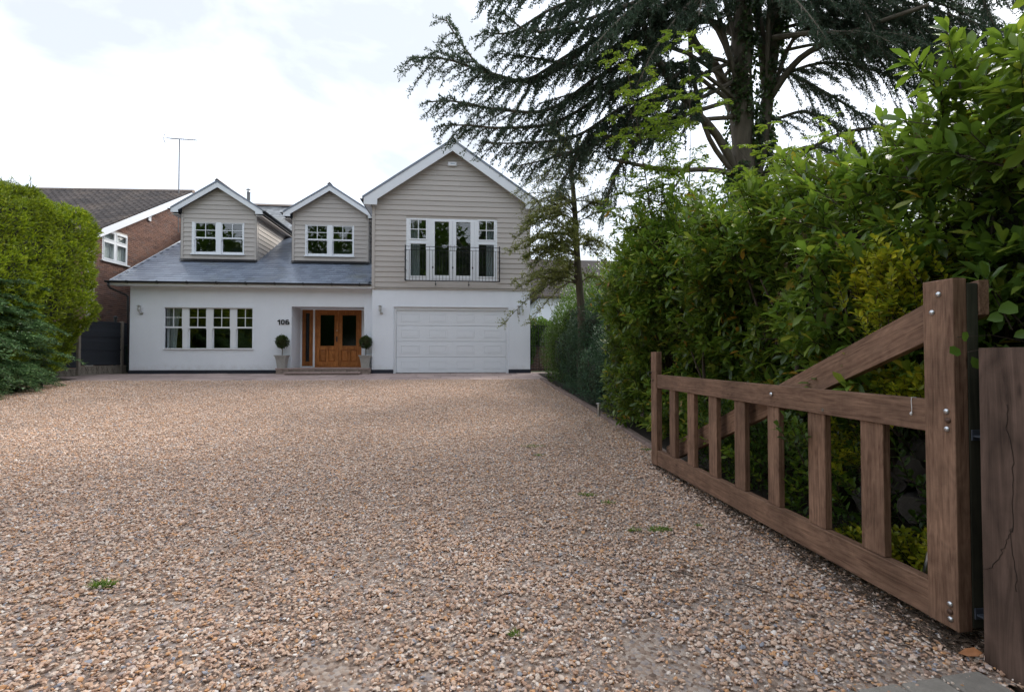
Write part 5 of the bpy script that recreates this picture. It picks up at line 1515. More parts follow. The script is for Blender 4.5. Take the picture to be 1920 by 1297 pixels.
# ---------------------------------------------------------------- shrubs as noisy masses of leaves
def shrub(name, label, cat, lumps, mat, n, L, W, base, detail=False, spread=.55, upb=.35, core=True, droopd=0, group=None, stems=6, whorl=1, rough=.2, stuffname="foliage"):
    """lumps: (cx,cy,cz,rx,ry,rz)"""
    t = thing(name, label, cat, base, group)
    vol = np.array([l_[3] * l_[4] + l_[4] * l_[5] + l_[3] * l_[5] for l_ in lumps]); pr = vol / vol.sum()
    P = []; D = []
    cnts = NR.multinomial(n, pr)
    for li, (cx_, cy_, cz_, rx, ry, rz_) in enumerate(lumps):
        for i in range(cnts[li]):
            d = Vector(NR.normal(0, 1, 3)).normalized()
            k = 1 + rough * fbm((d.x * 1.3 + cx_, d.y * 1.3 + cy_, d.z * 1.3), 1.6) + rough * .6 * fbm((d.x + cx_, d.y, d.z + cz_), 5)
            k *= 1 - .45 * NR.random() ** 2.2
            p = Vector((cx_ + d.x * rx * k, cy_ + d.y * ry * k, cz_ + d.z * rz_ * k))
            if p.z < gz(p.y) + .03: continue
            inside = False
            for lj, (ax, ay, az_, bx_, by_, bz_) in enumerate(lumps):
                if lj != li and ((p.x - ax) / bx_) ** 2 + ((p.y - ay) / by_) ** 2 + ((p.z - az_) / bz_) ** 2 < .42: inside = True; break
            if inside: continue
            o_ = (Vector((d.x / rx, d.y / ry, d.z / rz_))).normalized()
            P.append(p); D.append((o_ + Vector((0, 0, upb - droopd)) + Vector(NR.normal(0, spread, 3))).normalized())
    P = np.array([tuple(p) for p in P]); D = np.array([tuple(p) for p in D])
    if whorl > 1:
        A = D; B = unit(np.cross(A, NR.normal(0, 1, A.shape))); Cc = np.cross(A, B); PP = []; DD = []
        for k in range(whorl):
            a = 2 * math.pi * k / whorl + NR.uniform(0, .6, (len(A), 1)); tl_ = NR.uniform(.5, 1.25, (len(A), 1))
            DD.append(A * np.cos(tl_) + (B * np.cos(a) + Cc * np.sin(a)) * np.sin(tl_)); PP.append(P - A * (.012 * k * L / .12))
        P = np.concatenate(PP); D = np.concatenate(DD)
    leaves(stuffname, P, D, L, W, mat, t, detail=detail)
    if core:
        cv = []; cf = []
        for (cx_, cy_, cz_, rx, ry, rz_) in lumps:
            b0 = len(cv) * 1
            for v in ICV: cv.append((cx_ + v[0] * rx * .62, cy_ + v[1] * ry * .62, max(gz(cy_) - .05, cz_ + v[2] * rz_ * .62)))
            cf += [tuple(b0 + q for q in f) for f in ICF.tolist()]
        put(bpy.data.objects.new("inner_growth", np_mesh("inner_growth", cv, cf, M_inner, True)), t)  # dark solid core added within the leaves to block light
    sm_ = MB()
    for i in range(stems):
        l_ = lumps[i % len(lumps)]
        g = Vector((l_[0] + R.uniform(-.2, .2) * l_[3], l_[1] + R.uniform(-.2, .2) * l_[4], gz(l_[1]) - .05)); e = Vector((l_[0] + R.uniform(-.6, .6) * l_[3], l_[1] + R.uniform(-.6, .6) * l_[4], l_[2] + R.uniform(.0, .6) * l_[5]))
        sm_.tube([g, g.lerp(e, .5) + Vector((R.uniform(-.1, .1), R.uniform(-.1, .1), 0)), e], [.025, .017, .007], 6)
    if stems: sm_.build("stems", M_twig, t)
    return t
# yew at the lower left, layered sprays
def yew():
    t = thing("yew_shrub", "dark blue-green layered conifer shrub at the foot of the tall left hedge", "shrub", (-11.7, 13.6, gz(13.6)))
    P = []; D = []; U = []; st = MB()
    for i in range(330):
        cy_ = R.uniform(10.6, 15.6); base = Vector((-11.9 + R.uniform(-.3, .3), cy_, R.uniform(.5, 3.3)))
        hgt = base.z
        az_ = R.uniform(-1.3, .5); L = (1.7 if hgt < 2.2 else 1.25) * R.uniform(.55, 1.0) * (1 - .14 * max(0, hgt - 2)) * (1.0 if cy_ < 14.6 else .7)
        d = Vector((math.cos(az_), math.sin(az_), R.uniform(-.15, .55))).normalized()
        pts_ = []
        for k in range(9):
            u = k / 8; pts_.append(base + d * L * u + Vector((0, 0, -.34 * L * u * u)))
        st.tube(pts_, [.014 * (1 - .8 * k / 8) for k in range(9)], 4, cap=False)
        sd = d.cross(Vector((0, 0, 1))).normalized()
        for k in range(26):
            u = (k + 1) / 26; c = base + d * L * u + Vector((0, 0, -.34 * L * u * u))
            for s in (-1, 1):
                bl_ = .34 * L * (1 - .65 * u) * R.uniform(.6, 1.1); bd = (d * .9 + sd * s * 1.0 + Vector((0, 0, R.uniform(-.55, .4)))).normalized()
                m_ = max(3, int(bl_ / .045))
                for q in range(m_):
                    e = c + bd * bl_ * q / m_ - Vector((0, 0, .35 * bl_ * (q / m_) ** 2))
                    for s2 in (-1, 1):
                        P.append(e); D.append((bd + sd.cross(bd) * 0 + (bd.cross(Vector((0, 0, 1)))) * s2 * .8 + Vector((0, 0, R.uniform(-.8, .6)))).normalized())
    leaves("foliage", P, D, .075, .026, M_yew, t)
    st.build("stems", M_twig, t)
    cv = []; cf = []
    for (cx_, cy_, cz_, rx, ry, rz_) in ((-12.4, 13.2, 1.2, .7, 2.3, 1.6),):
        for v in ICV: cv.append((cx_ + v[0] * rx, cy_ + v[1] * ry, cz_ + v[2] * rz_))
        cf += ICF.tolist()
    put(bpy.data.objects.new("inner_growth", np_mesh("inner_growth", cv, cf, M_inner, True)), t)  # dark lump added behind the sprays to keep light out
yew()

topiary(528, "ball topiary in grey square planter left of the oak doors, below number 106")
topiary(685, "ball topiary in grey square planter at the right edge of the oak doors")

# ---------------------------------------------------------------- bollard lamps
def bollard(px, py, Y, label, s=1.0, dark=False):
    p = at(px, py, Y); z0 = gz(Y) + .0; m = M_steel if not dark else M_iron
    t = thing("bollard_lamp", label, "garden light", (p.x, p.y, z0))
    MB().lathe([(.045, 0), (.045, .015), (.028, .02), (.028, .3 * s)], (p.x, p.y, z0), 14).build("post", m, t, smooth=False)
    MB().lathe([(.03, .301 * s), (.03, .36 * s)], (p.x, p.y, z0), 14).build("lens", glass_lamp, t)
    MB().lathe([(.058, .361 * s), (.06, .375 * s), (.045, .39 * s), (.01, .4 * s)], (p.x, p.y, z0), 14).build("cap", m, t)
bollard(1123, 775, 9.75, "short steel path light in the right bed beside the kerb", .68)
bollard(78, 722, 14.8, "short dark path light at the foot of the left hedge", .85, True)

# ---------------------------------------------------------------- shrubs along the right kerb
def A3(px, py, Y): 
    v = at(px, py, Y); return v
shrub("shrub", "bright green small-leaved shrub beside the side gate", "shrub", [(3.25, 16.7, 1.6, .62, .9, 1.2), (3.15, 15.5, 1.45, .6, .9, 1.15), (3.6, 16.0, 2.4, .75, 1.0, .95), (4.2, 15.0, 2.3, .8, 1.0, 1.2)], M_bushg, 26000, .06, .03, (3.5, 16, gz(16)), spread=.7)
shrub("shrub", "dark blue-green fine-leaved shrub in the middle of the right bed", "shrub", [(3.2, 13.9, 1.25, .55, .9, 1.1), (3.15, 12.7, 1.1, .52, .8, .95), (3.6, 13.2, 2.0, .8, 1.1, .9)], M_bushd, 24000, .06, .022, (3.4, 13.2, gz(13.2)), spread=.7)
shrub("shrub", "low dark glossy shrub between path light and slim tree", "shrub", [(3.12, 11.3, .85, .5, .9, .75), (3.2, 10.2, .75, .48, .8, .7), (3.6, 10.9, 1.5, .7, 1.0, .95)], M_bushd, 22000, .055, .024, (3.3, 10.8, gz(10.8)), spread=.7)
shrub("ivy_mound", "ivy hanging over the wall seen through the side gate", "ivy", [(2.95, 22.9, 2.0, .35, .5, 1.1), (3.6, 23.1, 2.5, .6, .5, .6)], M_bushg, 5000, .09, .07, (3, 23, gz(23)), stems=3)
shrub("shrub", "mid green shrub mass beyond the slim tree, against the low building", "shrub", [(4.6, 19.0, 2.5, 1.1, 1.5, 2.0), (6.0, 17.8, 2.9, 1.6, 1.6, 2.3), (5.2, 14.5, 2.4, 1.3, 1.6, 2.0)], M_bushg, 26000, .09, .045, (6, 17, gz(17)), spread=.7)

# ---------------------------------------------------------------- slim tree with sparse fine leaves
def tube_path(pts, n=12):
    pts = [Vector(p) for p in pts]; out = []
    m = len(pts) - 1
    for i in range(m):
        p0, p1, p2, p3 = pts[max(i - 1, 0)], pts[i], pts[i + 1], pts[min(i + 2, m)]
        k = max(2, n // m)
        for j in range(k):
            t = j / k
            out.append(.5 * ((2 * p1) + (p2 - p0) * t + (2 * p0 - 5 * p1 + 4 * p2 - p3) * t * t + (3 * p1 - p0 - 3 * p2 + p3) * t ** 3))
    out.append(pts[-1]); return out
def slim_tree():
    Y = 13.2; b = at(1092, 620, Y)
    t = thing("slim_tree", "slim tree with sparse fine olive leaves hanging in front of the garage corner", "tree", (b.x, Y, gz(Y)))
    path = tube_path([(b.x, Y, gz(Y) - .1), at(1090, 590, Y), at(1082, 480, Y), at(1078, 400, Y), at(1072, 320, Y), at(1070, 270, Y)], 20)
    m_ = MB(); n = len(path); m_.tube(path, [.125 - .09 * (i / (n - 1)) for i in range(n)], 10)
    m_.build("trunk", M_bark, t, smooth=True)
    br = MB(); P = []; D = []
    for i in range(80):
        u = R.uniform(.3, .95); c = path[int(u * (n - 1))]
        side = R.random()
        az_ = R.uniform(1.9, 4.5) if side < .68 else R.uniform(-1.2, 1.2)       # mostly towards the house and drive
        L = (2.3 if side < .64 else 1.35) * (1.25 - .75 * u) * R.uniform(.55, 1.0) * (.8 if u < .5 else 1) + .3
        rise = R.uniform(.15, .95)
        d = Vector((math.cos(az_), math.sin(az_) * .8, rise)).normalized(); pts_ = []; R_dr = R.uniform(.35, .8)
        for k in range(11):
            v = k / 10; pts_.append(c + d * L * v + Vector((R.uniform(-.02, .02), R.uniform(-.02, .02), -R_dr * L * v * v + .05 * math.sin(v * 7 + i))))
        br.tube(pts_, [.015 * (1 - .85 * k / 10) + .0015 for k in range(11)], 5, cap=False)
        for k in range(2, 11):
            for s in range(6):
                p0 = pts_[k] if k == 10 else pts_[k].lerp(pts_[min(k + 1, 10)], R.random())
                a2 = R.uniform(0, 6.28); l2 = R.uniform(.15, .45) * (1.15 - .05 * k)
                d2 = (d * .7 + Vector((math.cos(a2) * .8, math.sin(a2) * .8, R.uniform(-1.0, .7)))).normalized()
                q = [p0 + d2 * l2 * w + Vector((0, 0, -.22 * l2 * w * w)) for w in (0, .35, .7, 1)]
                br.tube(q, [.004, .003, .002, .001], 3, cap=False)
                low = 1.0 if u < .62 else .35
                for w in range(int(l2 * 80 * low)):
                    v = R.random(); e = p0 + d2 * l2 * v + Vector((0, 0, -.22 * l2 * v * v))
                    P.append(e + Vector(NR.normal(0, .008, 3))); D.append(Vector(NR.normal(0, 1, 3)).normalized())
    br.build("branches", M_twig, t)
    leaves("foliage", P, D, .040, .026, M_fine, t)
slim_tree()

# ---------------------------------------------------------------- great cedar
def cedar():
    TY = 11.5; b = at(1392, 640, TY)
    t = thing("cedar_tree", "huge dark cedar with ivy-clad trunk and drooping boughs over the right side", "tree", (b.x, TY, gz(TY)))
    def q(px, py, Y): return at(px, py, Y)
    ring = lambda pts, r0, r1, n=16: (tube_path(pts, n), r0, r1)
    trunk = [
        ([(b.x + .05, TY, gz(TY) - .2), q(1395, 560, TY), q(1393, 430, TY), q(1392, 330, TY), q(1391, 200, TY), q(1392, 60, TY), q(1396, -90, TY), q(1400, -300, TY)], .31, .2),
    ]
    limbs = [
        ([q(1400, 370, TY), q(1425, 290, TY), q(1440, 180, TY), q(1455, 60, TY), q(1478, -60, TY + .3)], .17, .11),
        ([q(1390, 340, TY), q(1345, 255, TY - .15), q(1300, 205, TY - .4), q(1245, 135, TY - .8), q(1205, 40, TY - 1), q(1190, -60, TY - 1.1)], .10, .05),
        ([q(1385, 240, TY), q(1345, 130, TY), q(1300, 75, TY - .2), q(1285, -20, TY - .4)], .12, .07),
        ([q(1296, -40, TY - .4), q(1293, 60, TY - .3), q(1303, 160, TY - .25), q(1330, 260, TY - .15), q(1380, 330, TY)], .04, .06),
        ([q(1385, 70, TY), q(1330, 40, TY + .1), q(1260, 50, TY - .4), q(1200, 20, TY - .7)], .08, .04),
        ([q(1395, 330, TY), q(1330, 318, TY - .2), q(1260, 320, TY - .5), q(1200, 310, TY - .8), q(1140, 297, TY - 1)], .07, .03),
        ([q(1440, 190, TY), q(1500, 110, TY - .6), q(1600, 60, TY - 1.5), q(1740, 10, TY - 2.6)], .09, .035),
        ([q(1430, 330, TY), q(1500, 290, TY - .3), q(1580, 250, TY - .8), q(1660, 238, TY - 1.2)], .07, .03),
        ([q(1300, 300, TY - .4), q(1245, 380, TY - .7), q(1205, 440, TY - 1)], .03, .012),
    ]
    m_ = MB()
    for pts_, r0, r1 in trunk:
        pa = tube_path(pts_, 28); n = len(pa); m_.tube(pa, [r0 + (r1 - r0) * i / (n - 1) + .03 * math.sin(i * 1.7) for i in range(n)], 16)
    m_.build("trunk", M_barkc, t, smooth=True)
    for pts_, r0, r1 in limbs:
        pa = tube_path(pts_, 16); n = len(pa); MB().tube(pa, [r0 + (r1 - r0) * i / (n - 1) for i in range(n)], 10).build("limb", M_barkc, t, smooth=True)
    # ivy on the trunk
    P = []; D = []
    for pts_, r0, r1 in trunk + limbs[:1]:
        pa = tube_path(pts_, 40); n = len(pa)
        for i in range(9000 if r0 > .3 else 2600):
            u = R.random(); k = u * (n - 1); j = min(int(k), n - 2); c = pa[j].lerp(pa[j + 1], k - j); r = r0 + (r1 - r0) * u
            a = R.uniform(0, 6.28); nrm = Vector((math.cos(a), math.sin(a), 0))
            if fbm((nrm.x, nrm.y, c.z * .6), 1.2) < -.08: continue
            P.append(c + nrm * (r + .02 + .12 * R.random() ** 2)); D.append((nrm * .5 + Vector((R.uniform(-.6, .6), R.uniform(-.6, .6), -.7))).normalized())
    leaves("ivy", P, D, .10, .08, M_ivy, t, detail=True)
    # boughs: origin, tip and sag, from the surveyed outline
    boughs = []
    def B(*pts): boughs.append([q(*p) for p in pts])
    B((1390, -20, 11.5), (1230, 20, 11), (1080, 95, 10.5), (985, 150, 10.2), (905, 128, 10), (850, 60, 9.9), (835, 32, 9.8))
    B((1085, 100, 10.6), (1000, 152, 10.3), (910, 135, 10.0), (840, 112, 9.8), (768, 108, 9.6))
    B((1260, 90, 11), (1130, 140, 10.5), (1030, 205, 10.2), (930, 205, 9.9), (850, 190, 9.7), (800, 192, 9.6))
    B((1260, 120, 11), (1140, 175, 10.6), (1040, 230, 10.3), (940, 240, 10), (880, 235, 9.9), (828, 236, 9.8))
    B((1270, 160, 11), (1170, 200, 10.7), (1080, 255, 10.4), (980, 268, 10.1), (905, 268, 9.9))
    B((1280, 200, 11), (1200, 230, 10.8), (1110, 270, 10.5), (1020, 300, 10.3), (965, 312, 10.2))
    B((1250, 225, 11), (1180, 235, 10.8), (1120, 245, 10.6), (1085, 290, 10.5), (1055, 340, 10.4))
    B((1230, 235, 11), (1180, 280, 10.8), (1150, 340, 10.7), (1130, 400, 10.7))
    B((1390, -60, 11.5), (1200, -40, 10.6), (1050, 10, 10.0), (960, 60, 9.7), (905, 60, 9.5))
    B((1390, -90, 11.5), (1220, -90, 10.4), (1070, -50, 9.7), (960, -10, 9.2), (900, 5, 9.0))
    B((1330, 40, 11.4), (1200, 60, 10.8), (1100, 120, 10.4), (1010, 110, 10), (930, 100, 9.8))
    B((1390, -120, 11.5), (1280, -60, 10.2), (1180, 20, 9.4), (1110, 90, 8.9))
    B((1330, -60, 11.5), (1200, 0, 10.4), (1090, 40, 9.8), (1000, 60, 9.4), (950, 30, 9.3))
    B((1400, -100, 11.5), (1290, 10, 10), (1230, 90, 9.6), (1200, 150, 9.5))
    B((1300, 130, 11), (1240, 170, 10.6), (1190, 210, 10.4), (1150, 270, 10.3))
    B((1390, -140, 11.5), (1330, -40, 10), (1310, 30, 9.4))
    for k_ in range(5):      # the dense shelf of boughs above and left of the trunk
        y_ = R.uniform(-60, 200); x1 = R.uniform(960, 1120); d_ = R.uniform(-.8, .8)
        B((1330, y_ - 30, 11.2 + d_ * .5), (1220, y_ - 5, 10.7 + d_), ((1220 + x1) / 2, y_ + 25, 10.4 + d_), (x1, y_ + R.uniform(40, 80), 10.1 + d_))
    # right side
    for k_ in range(6):
        y_ = R.uniform(-70, 150); x1 = R.uniform(1620, 1900); d_ = R.uniform(-.6, .9)
        B((1450, y_, 11.2 + d_ * .5), (1550, y_ - 10, 10.4 + d_), ((1550 + x1) / 2, y_ + 5, 9.9 + d_), (x1, y_ + R.uniform(20, 80), 9.3 + d_))
    B((1455, 60, 11.5), (1560, 40, 10.6), (1680, 60, 9.6), (1800, 110, 8.8))
    B((1470, -20, 11.5), (1580, -20, 10.5), (1720, 10, 9.5), (1880, 60, 8.4))
    B((1440, 160, 11.5), (1530, 120, 10.8), (1630, 130, 10.2), (1730, 170, 9.6))
    B((1445, 130, 11.5), (1540, 170, 10.9), (1620, 220, 10.5), (1690, 280, 10.2))
    B((1440, 220, 11.5), (1510, 210, 11), (1580, 250, 10.7), (1640, 310, 10.4))
    B((1480, -60, 11.5), (1600, -70, 10.3), (1760, -50, 9), (1930, 0, 8))
    B((1500, 60, 11), (1620, 90, 10), (1740, 130, 9.3), (1850, 190, 8.8))
    B((1480, -100, 11.5), (1560, -50, 10.4), (1620, 20, 9.6), (1650, 90, 9.3))
    B((1400, -160, 11.5), (1430, -60, 10.2), (1500, 10, 9.4), (1540, 60, 9.0))
    B((1445, 290, 11.5), (1520, 275, 11), (1600, 300, 10.8), (1660, 350, 10.7))
    B((1490, -120, 11.5), (1660, -110, 9.8), (1800, -60, 8.8), (1860, 40, 8.4))
    B((1450, 100, 11.6), (1580, 80, 11.5), (1720, 120, 11.2), (1860, 170, 10.9)); B((1480, 0, 12), (1620, 20, 12), (1780, 60, 11.8), (1940, 90, 11.5))
    wood_ = MB(); P = []; D = []
    for bi, pts_ in enumerate(boughs):
        join = q(1392 if pts_[0].x < q(1415, 300, 11).x else 1440, 100 + (bi * 37) % 140, 11.5) if (pts_[0] - q(1392, 100, 11.5)).length > .7 and bi not in (1,) else None
        if join is not None: pts_ = [join] + pts_
        pa = tube_path(pts_, 30); n = len(pa)
        r0 = .05
        wood_.tube(pa, [r0 * (1 - .88 * i / (n - 1)) + .004 for i in range(n)], 6, cap=False)
        cum = [0]
        for i in range(1, n): cum.append(cum[-1] + (pa[i] - pa[i - 1]).length)
        TL = cum[-1]; s_ = TL * (.24 if bi not in (1,) else .3); sd_ = 1
        while s_ < TL:
            j = max(0, min(n - 2, int(np.searchsorted(cum, s_)) - 1)); c = pa[j].lerp(pa[j + 1], (s_ - cum[j]) / max(1e-6, cum[j + 1] - cum[j]))
            tg = (pa[j + 1] - pa[j]).normalized(); u = s_ / TL
            lat = tg.cross(Vector((0, 0, 1))).normalized(); sd_ = -sd_
            L = (1.15 * (1 - u) ** .5 + .2) * R.uniform(.5, 1.1)
            d = (tg * R.uniform(.6, 1.0) + lat * sd_ * R.uniform(.5, 1.0) + Vector((0, 0, R.uniform(-.45, .12)))).normalized()
            m = max(3, int(L / .12)); sp = []
            for k in range(m + 1):
                v = k / m; sp.append(c + d * L * v + Vector((0, 0, -.45 * L * v * v)))
            wood_.tube(sp, [.011 * (1 - .85 * k / m) + .002 for k in range(m + 1)], 4, cap=False)
            nt = int(L / .06) + 1
            for k in range(nt):
                v = (k + R.random()) / nt; e = c + d * L * v + Vector((0, 0, -.45 * L * v * v))
                l2 = R.uniform(.12, .36) * (1.05 - .4 * v); a = R.uniform(-1, 1)
                d2 = (d * .75 + lat * a * .6 + tg * R.uniform(-.3, .6) + Vector((0, 0, R.uniform(-1.0, -.05)))).normalized()
                wood_.v += [tuple(e), tuple(e + d2 * l2), tuple(e + d2 * l2 * .5 + Vector((.004, 0, .006)))]; b0 = len(wood_.v); wood_.f.append((b0 - 3, b0 - 2, b0 - 1))
                for w in range(int(l2 / .034) + 1):
                    f = e + d2 * (.034 * w)
                    for _ in range(3):
                        P.append(f); D.append((d2 * .5 + Vector(NR.normal(0, .75, 3)) + Vector((0, 0, .3))).normalized())
            s_ += .115
    wood_.build("branches", M_barkc, t)
    leaves("needles", P, D, .060, .022, M_cedar, t)
cedar()

# ---------------------------------------------------------------- laurel hedge behind the gate
def laurel():
    def top(y):
        return float(np.interp(y, [2, 3, 4, 5, 6.5, 8, 9.3, 9.8], [3.15, 3.0, 2.75, 2.8, 2.95, 3.3, 3.2, 2.6])) + .5 * fbm((0, y, 7), 1.1)
    def front(y, z):
        base = float(np.interp(y, [1.5, 3, 4.5, 6.3, 8.2, 8.9, 9.4], [2.78, 2.8, 2.82, 2.75, 2.72, 3.05, 3.3]))
        if y < 6.2 and z < 1.2: base += .35 * (1.2 - z)
        return base + .5 * fbm((2, y, z), .8) + .26 * fbm((5, y, z), 2.1)
    specs = [("laurel_hedge", "large glossy laurel with tan and yellow leaves filling the space above the gate's far half", 4.7, 9.5),
             ("laurel_hedge", "near glossy laurel with long leaves and brown flower heads rising behind the tall gate stile", .6, 4.7)]
    for name, lab, y0, y1 in specs:
        near = y0 < 2
        t = thing(name, lab, "hedge", (3.6, (y0 + y1) / 2, gz((y0 + y1) / 2)), group=None)
        P = []; A = []
        n = 4300 if not near else 3000
        for i in range(n):
            y = R.uniform(y0, y1); T = top(y); q = R.random()
            if q < .68:
                z = .25 + (T - .25) * R.random() ** .85; dep = abs(R.gauss(0, .28)); x = front(y, z) + dep; nrm = Vector((-1, 0, .25))
                ez_ = max(0, z - (T - .5)); x += ez_ * ez_ * 1.2
                if ez_ > 0: nrm = Vector((-1, 0, .4 + ez_ * 2))
                if y1 > 9 and y > 8.9: nrm += Vector((0, .8, 0))
            else:
                x = 2.95 + R.random() * 2.3; z = T - abs(R.gauss(0, .2)) + .1 * fbm((x, y, 0), 2); nrm = Vector((-.2, -.2, 1)); dep = 0
            if z < 1.05 and 2.1 < y < 4.0 and x < 3.75: continue
            P.append((x, y, z)); A.append(tuple((nrm.normalized() + Vector(NR.normal(0, .38, 3)) + Vector((0, -.25, .15))).normalized()))
        if not near:       # end of the hedge by the shrubs
            for i in range(900):
                x = R.uniform(2.6, 4.6); z = R.uniform(.3, top(9.2)); P.append((x, 9.35 + .3 * fbm((x, 0, z), 1) - abs(R.gauss(0, .2)), z)); A.append(tuple(Vector((NR.normal(-.3, .4), .6, .3)).normalized()))
        shoots = []
        for i in range(150 if not near else 110):      # loose shoots standing out of the mass
            y = R.uniform(y0, y1); T = top(y)
            if R.random() < .6: b0_ = Vector((R.uniform(2.85, 4.2), y, T - .2)); dv = Vector((R.gauss(-.15, .3), R.gauss(0, .3), 1)).normalized()
            else:
                z = R.uniform(1.3, T); b0_ = Vector((front(y, z) + .15, y, z)); dv = Vector((-1, R.gauss(0, .5), R.uniform(.2, 1.3))).normalized()
            L = R.uniform(.2, .5 if near else .8) if dv.z > .8 else R.uniform(.2, .45); shoots.append((b0_, b0_ + dv * L)); m = int(L / .09)
            for k in range(m + 1):
                c_ = b0_ + dv * L * (k + 1) / (m + 1); P.append(tuple(c_)); A.append(tuple((dv + Vector(NR.normal(0, .25, 3))).normalized()))
        P = np.array(P); A = unit(np.array(A))
        B = unit(np.cross(A, NR.normal(0, 1, A.shape))); Cc = np.cross(A, B); PP = []; DD = []
        W = 8
        for k in range(W):
            a = 2 * math.pi * k * .382 * 1.0 + NR.uniform(-.3, .3, (len(A), 1)); tl_ = np.full((len(A), 1), .35 + 1.15 * k / (W - 1)) + NR.normal(0, .15, (len(A), 1))
            DD.append(A * np.cos(tl_) + (B * np.cos(a) + Cc * np.sin(a)) * np.sin(tl_)); PP.append(P - A * (.011 * k))
        P_ = np.concatenate(PP); D_ = np.concatenate(DD)
        scale = np.ones(len(P_))
        # the largest leaves in view are single pieces
        singles = []
        if near:
            cand = np.where((P_[:, 1] > 2.0) & (P_[:, 1] < 3.9) & (P_[:, 2] > 1.35) & (P_[:, 0] < 3.15) & (P_[:, 0] / P_[:, 1] < 1.15))[0]
            dist = np.hypot(P_[cand, 0], P_[cand, 1]); cand = cand[np.argsort(dist)][:290]; singles = cand.tolist()
        keep = np.ones(len(P_), bool); keep[singles] = False
        Pk, Dk = P_[keep], D_[keep]
        nL = NR.uniform(.07, .165, len(Pk)) * np.where(NR.random(len(Pk)) < .25, .7, 1); ups = np.tile(np.array([[0, -.15, 1.0]]), (len(Pk), 1)) + NR.normal(0, .3, (len(Pk), 3))
        V, F = leaf_geo(Pk, Dk, ups, nL, nL * NR.uniform(.30, .40, len(Pk)), .16, .35)
        tag(put(bpy.data.objects.new("foliage", np_mesh("foliage", V, F, M_laurel, True)), t), kind='stuff')
        if singles:
            lm = []
            for k in range(6):
                L = .145; V, F = leaf_geo([(0, 0, 0)], [(1, 0, 0)], [(0, 0, 1.)], L, L * R.uniform(.32, .40), R.uniform(.08, .24), .35)
                lm.append(np_mesh("leaf", V, F, M_laurel_single, True))
            for i in singles:
                d = Vector(D_[i]).normalized(); up = Vector((R.gauss(0, .3), -.15 + R.gauss(0, .3), 1.0)); yv = up.cross(d).normalized(); zv = d.cross(yv).normalized(); s = R.uniform(.75, 1.15)
                inst("leaf", lm[R.randrange(6)], t, Matrix.Translation(P_[i]) @ (Matrix((d, yv, zv)).transposed().to_4x4()) @ Matrix.Scale(s, 4))
        # stems of each shoot, and the woody frame
        sm_ = MB()
        for a_, b_ in shoots: sm_.tube([a_ - (b_ - a_) * .5, a_, b_], [.006, .005, .002], 4, cap=False)
        for i in range(0, len(P), 2):
            e = Vector(P[i]); a = Vector(A[i]); L = R.uniform(.12, .3)
            b0 = len(sm_.v); c = e - a * L - Vector((0, 0, .1 * L)); s = Vector((.003, 0, .003)); s2 = Vector((0, .004, 0))
            sm_.v += [tuple(e + s), tuple(e - s), tuple(c - s), tuple(c + s)]; sm_.f.append((b0, b0 + 1, b0 + 2, b0 + 3))
        for i in range(46):
            y = R.uniform(y0 + .2, y1 - .2); g = Vector((3.3 + R.uniform(-.25, .5), y, gz(y) - .05)); T = top(y)
            e = Vector((R.uniform(2.9, 3.9), y + R.uniform(-.7, .7), R.uniform(1.4, T - .3)))
            sm_.tube(tube_path([g, g.lerp(e, .5) + Vector((R.uniform(-.15, .25), R.uniform(-.2, .2), 0)), e], 8), [.03 * (1 - .09 * k) for k in range(9)], 6, cap=False)
        sm_.build("stems", M_twig, t)
        if near or True:      # brown flower heads
            fh = MB(); idx = [i for i in range(len(P)) if P[i][2] > 1.5 and P[i][0] < 3.3]; R.shuffle(idx)
            for i in idx[:(70 if near else 55)]:
                e = Vector(P[i]) + Vector(A[i]) * .02
                for k in range(26):
                    a = R.uniform(0, 6.28); h = R.random() * .1; r = .035 * (1 - h / .13)
                    c = e + Vector((math.cos(a) * r, math.sin(a) * r, h)); b0 = len(fh.v); s = .005
                    fh.v += [tuple(c + Vector(v) * s) for v in ((1, 0, 0), (-.5, .87, 0), (-.5, -.87, 0), (0, 0, 1.4))]; fh.f += [(b0, b0 + 1, b0 + 2), (b0, b0 + 1, b0 + 3), (b0 + 1, b0 + 2, b0 + 3), (b0 + 2, b0, b0 + 3)]
                fh.tube([e - Vector(A[i]) * .05, e, e + Vector((0, 0, .09))], .0016, 3, cap=False)
            tag(fh.build("flower_heads", M_flower, t), kind='stuff')
        # opaque sheet added inside to block light, shade put into its colour
        V = []; F = []; ny = 22; nz = 12
        for j in range(nz + 1):
            for i in range(ny + 1):
                y = y0 + (y1 - y0) * i / ny; T = top(y) - .55; z = gz(y) + (T - gz(y)) * j / nz
                V.append((3.55 + .28 * fbm((9, y, z), 1.1) + (.3 if z < 1 else 0), y, z))
        for j in range(nz):
            for i in range(ny):
                a = j * (ny + 1) + i; F.append((a, a + 1, a + ny + 2, a + ny + 1))
        b0 = len(V)
        for i in range(ny + 1):
            y = y0 + (y1 - y0) * i / ny; V.append((5.2, y, top(y) - .75)); V.append((5.3, y, gz(y)))
        for i in range(ny):
            a = nz * (ny + 1) + i; F.append((a, a + 1, b0 + 2 * i + 2, b0 + 2 * i)); F.append((b0 + 2 * i, b0 + 2 * i + 2, b0 + 2 * i + 3, b0 + 2 * i + 1))
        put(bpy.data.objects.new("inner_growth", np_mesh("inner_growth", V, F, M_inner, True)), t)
M_laurel_single = plain("laurel_leaf_large", (.115, .20, .034), .32, var=.3, scale=9, per_obj=.45)
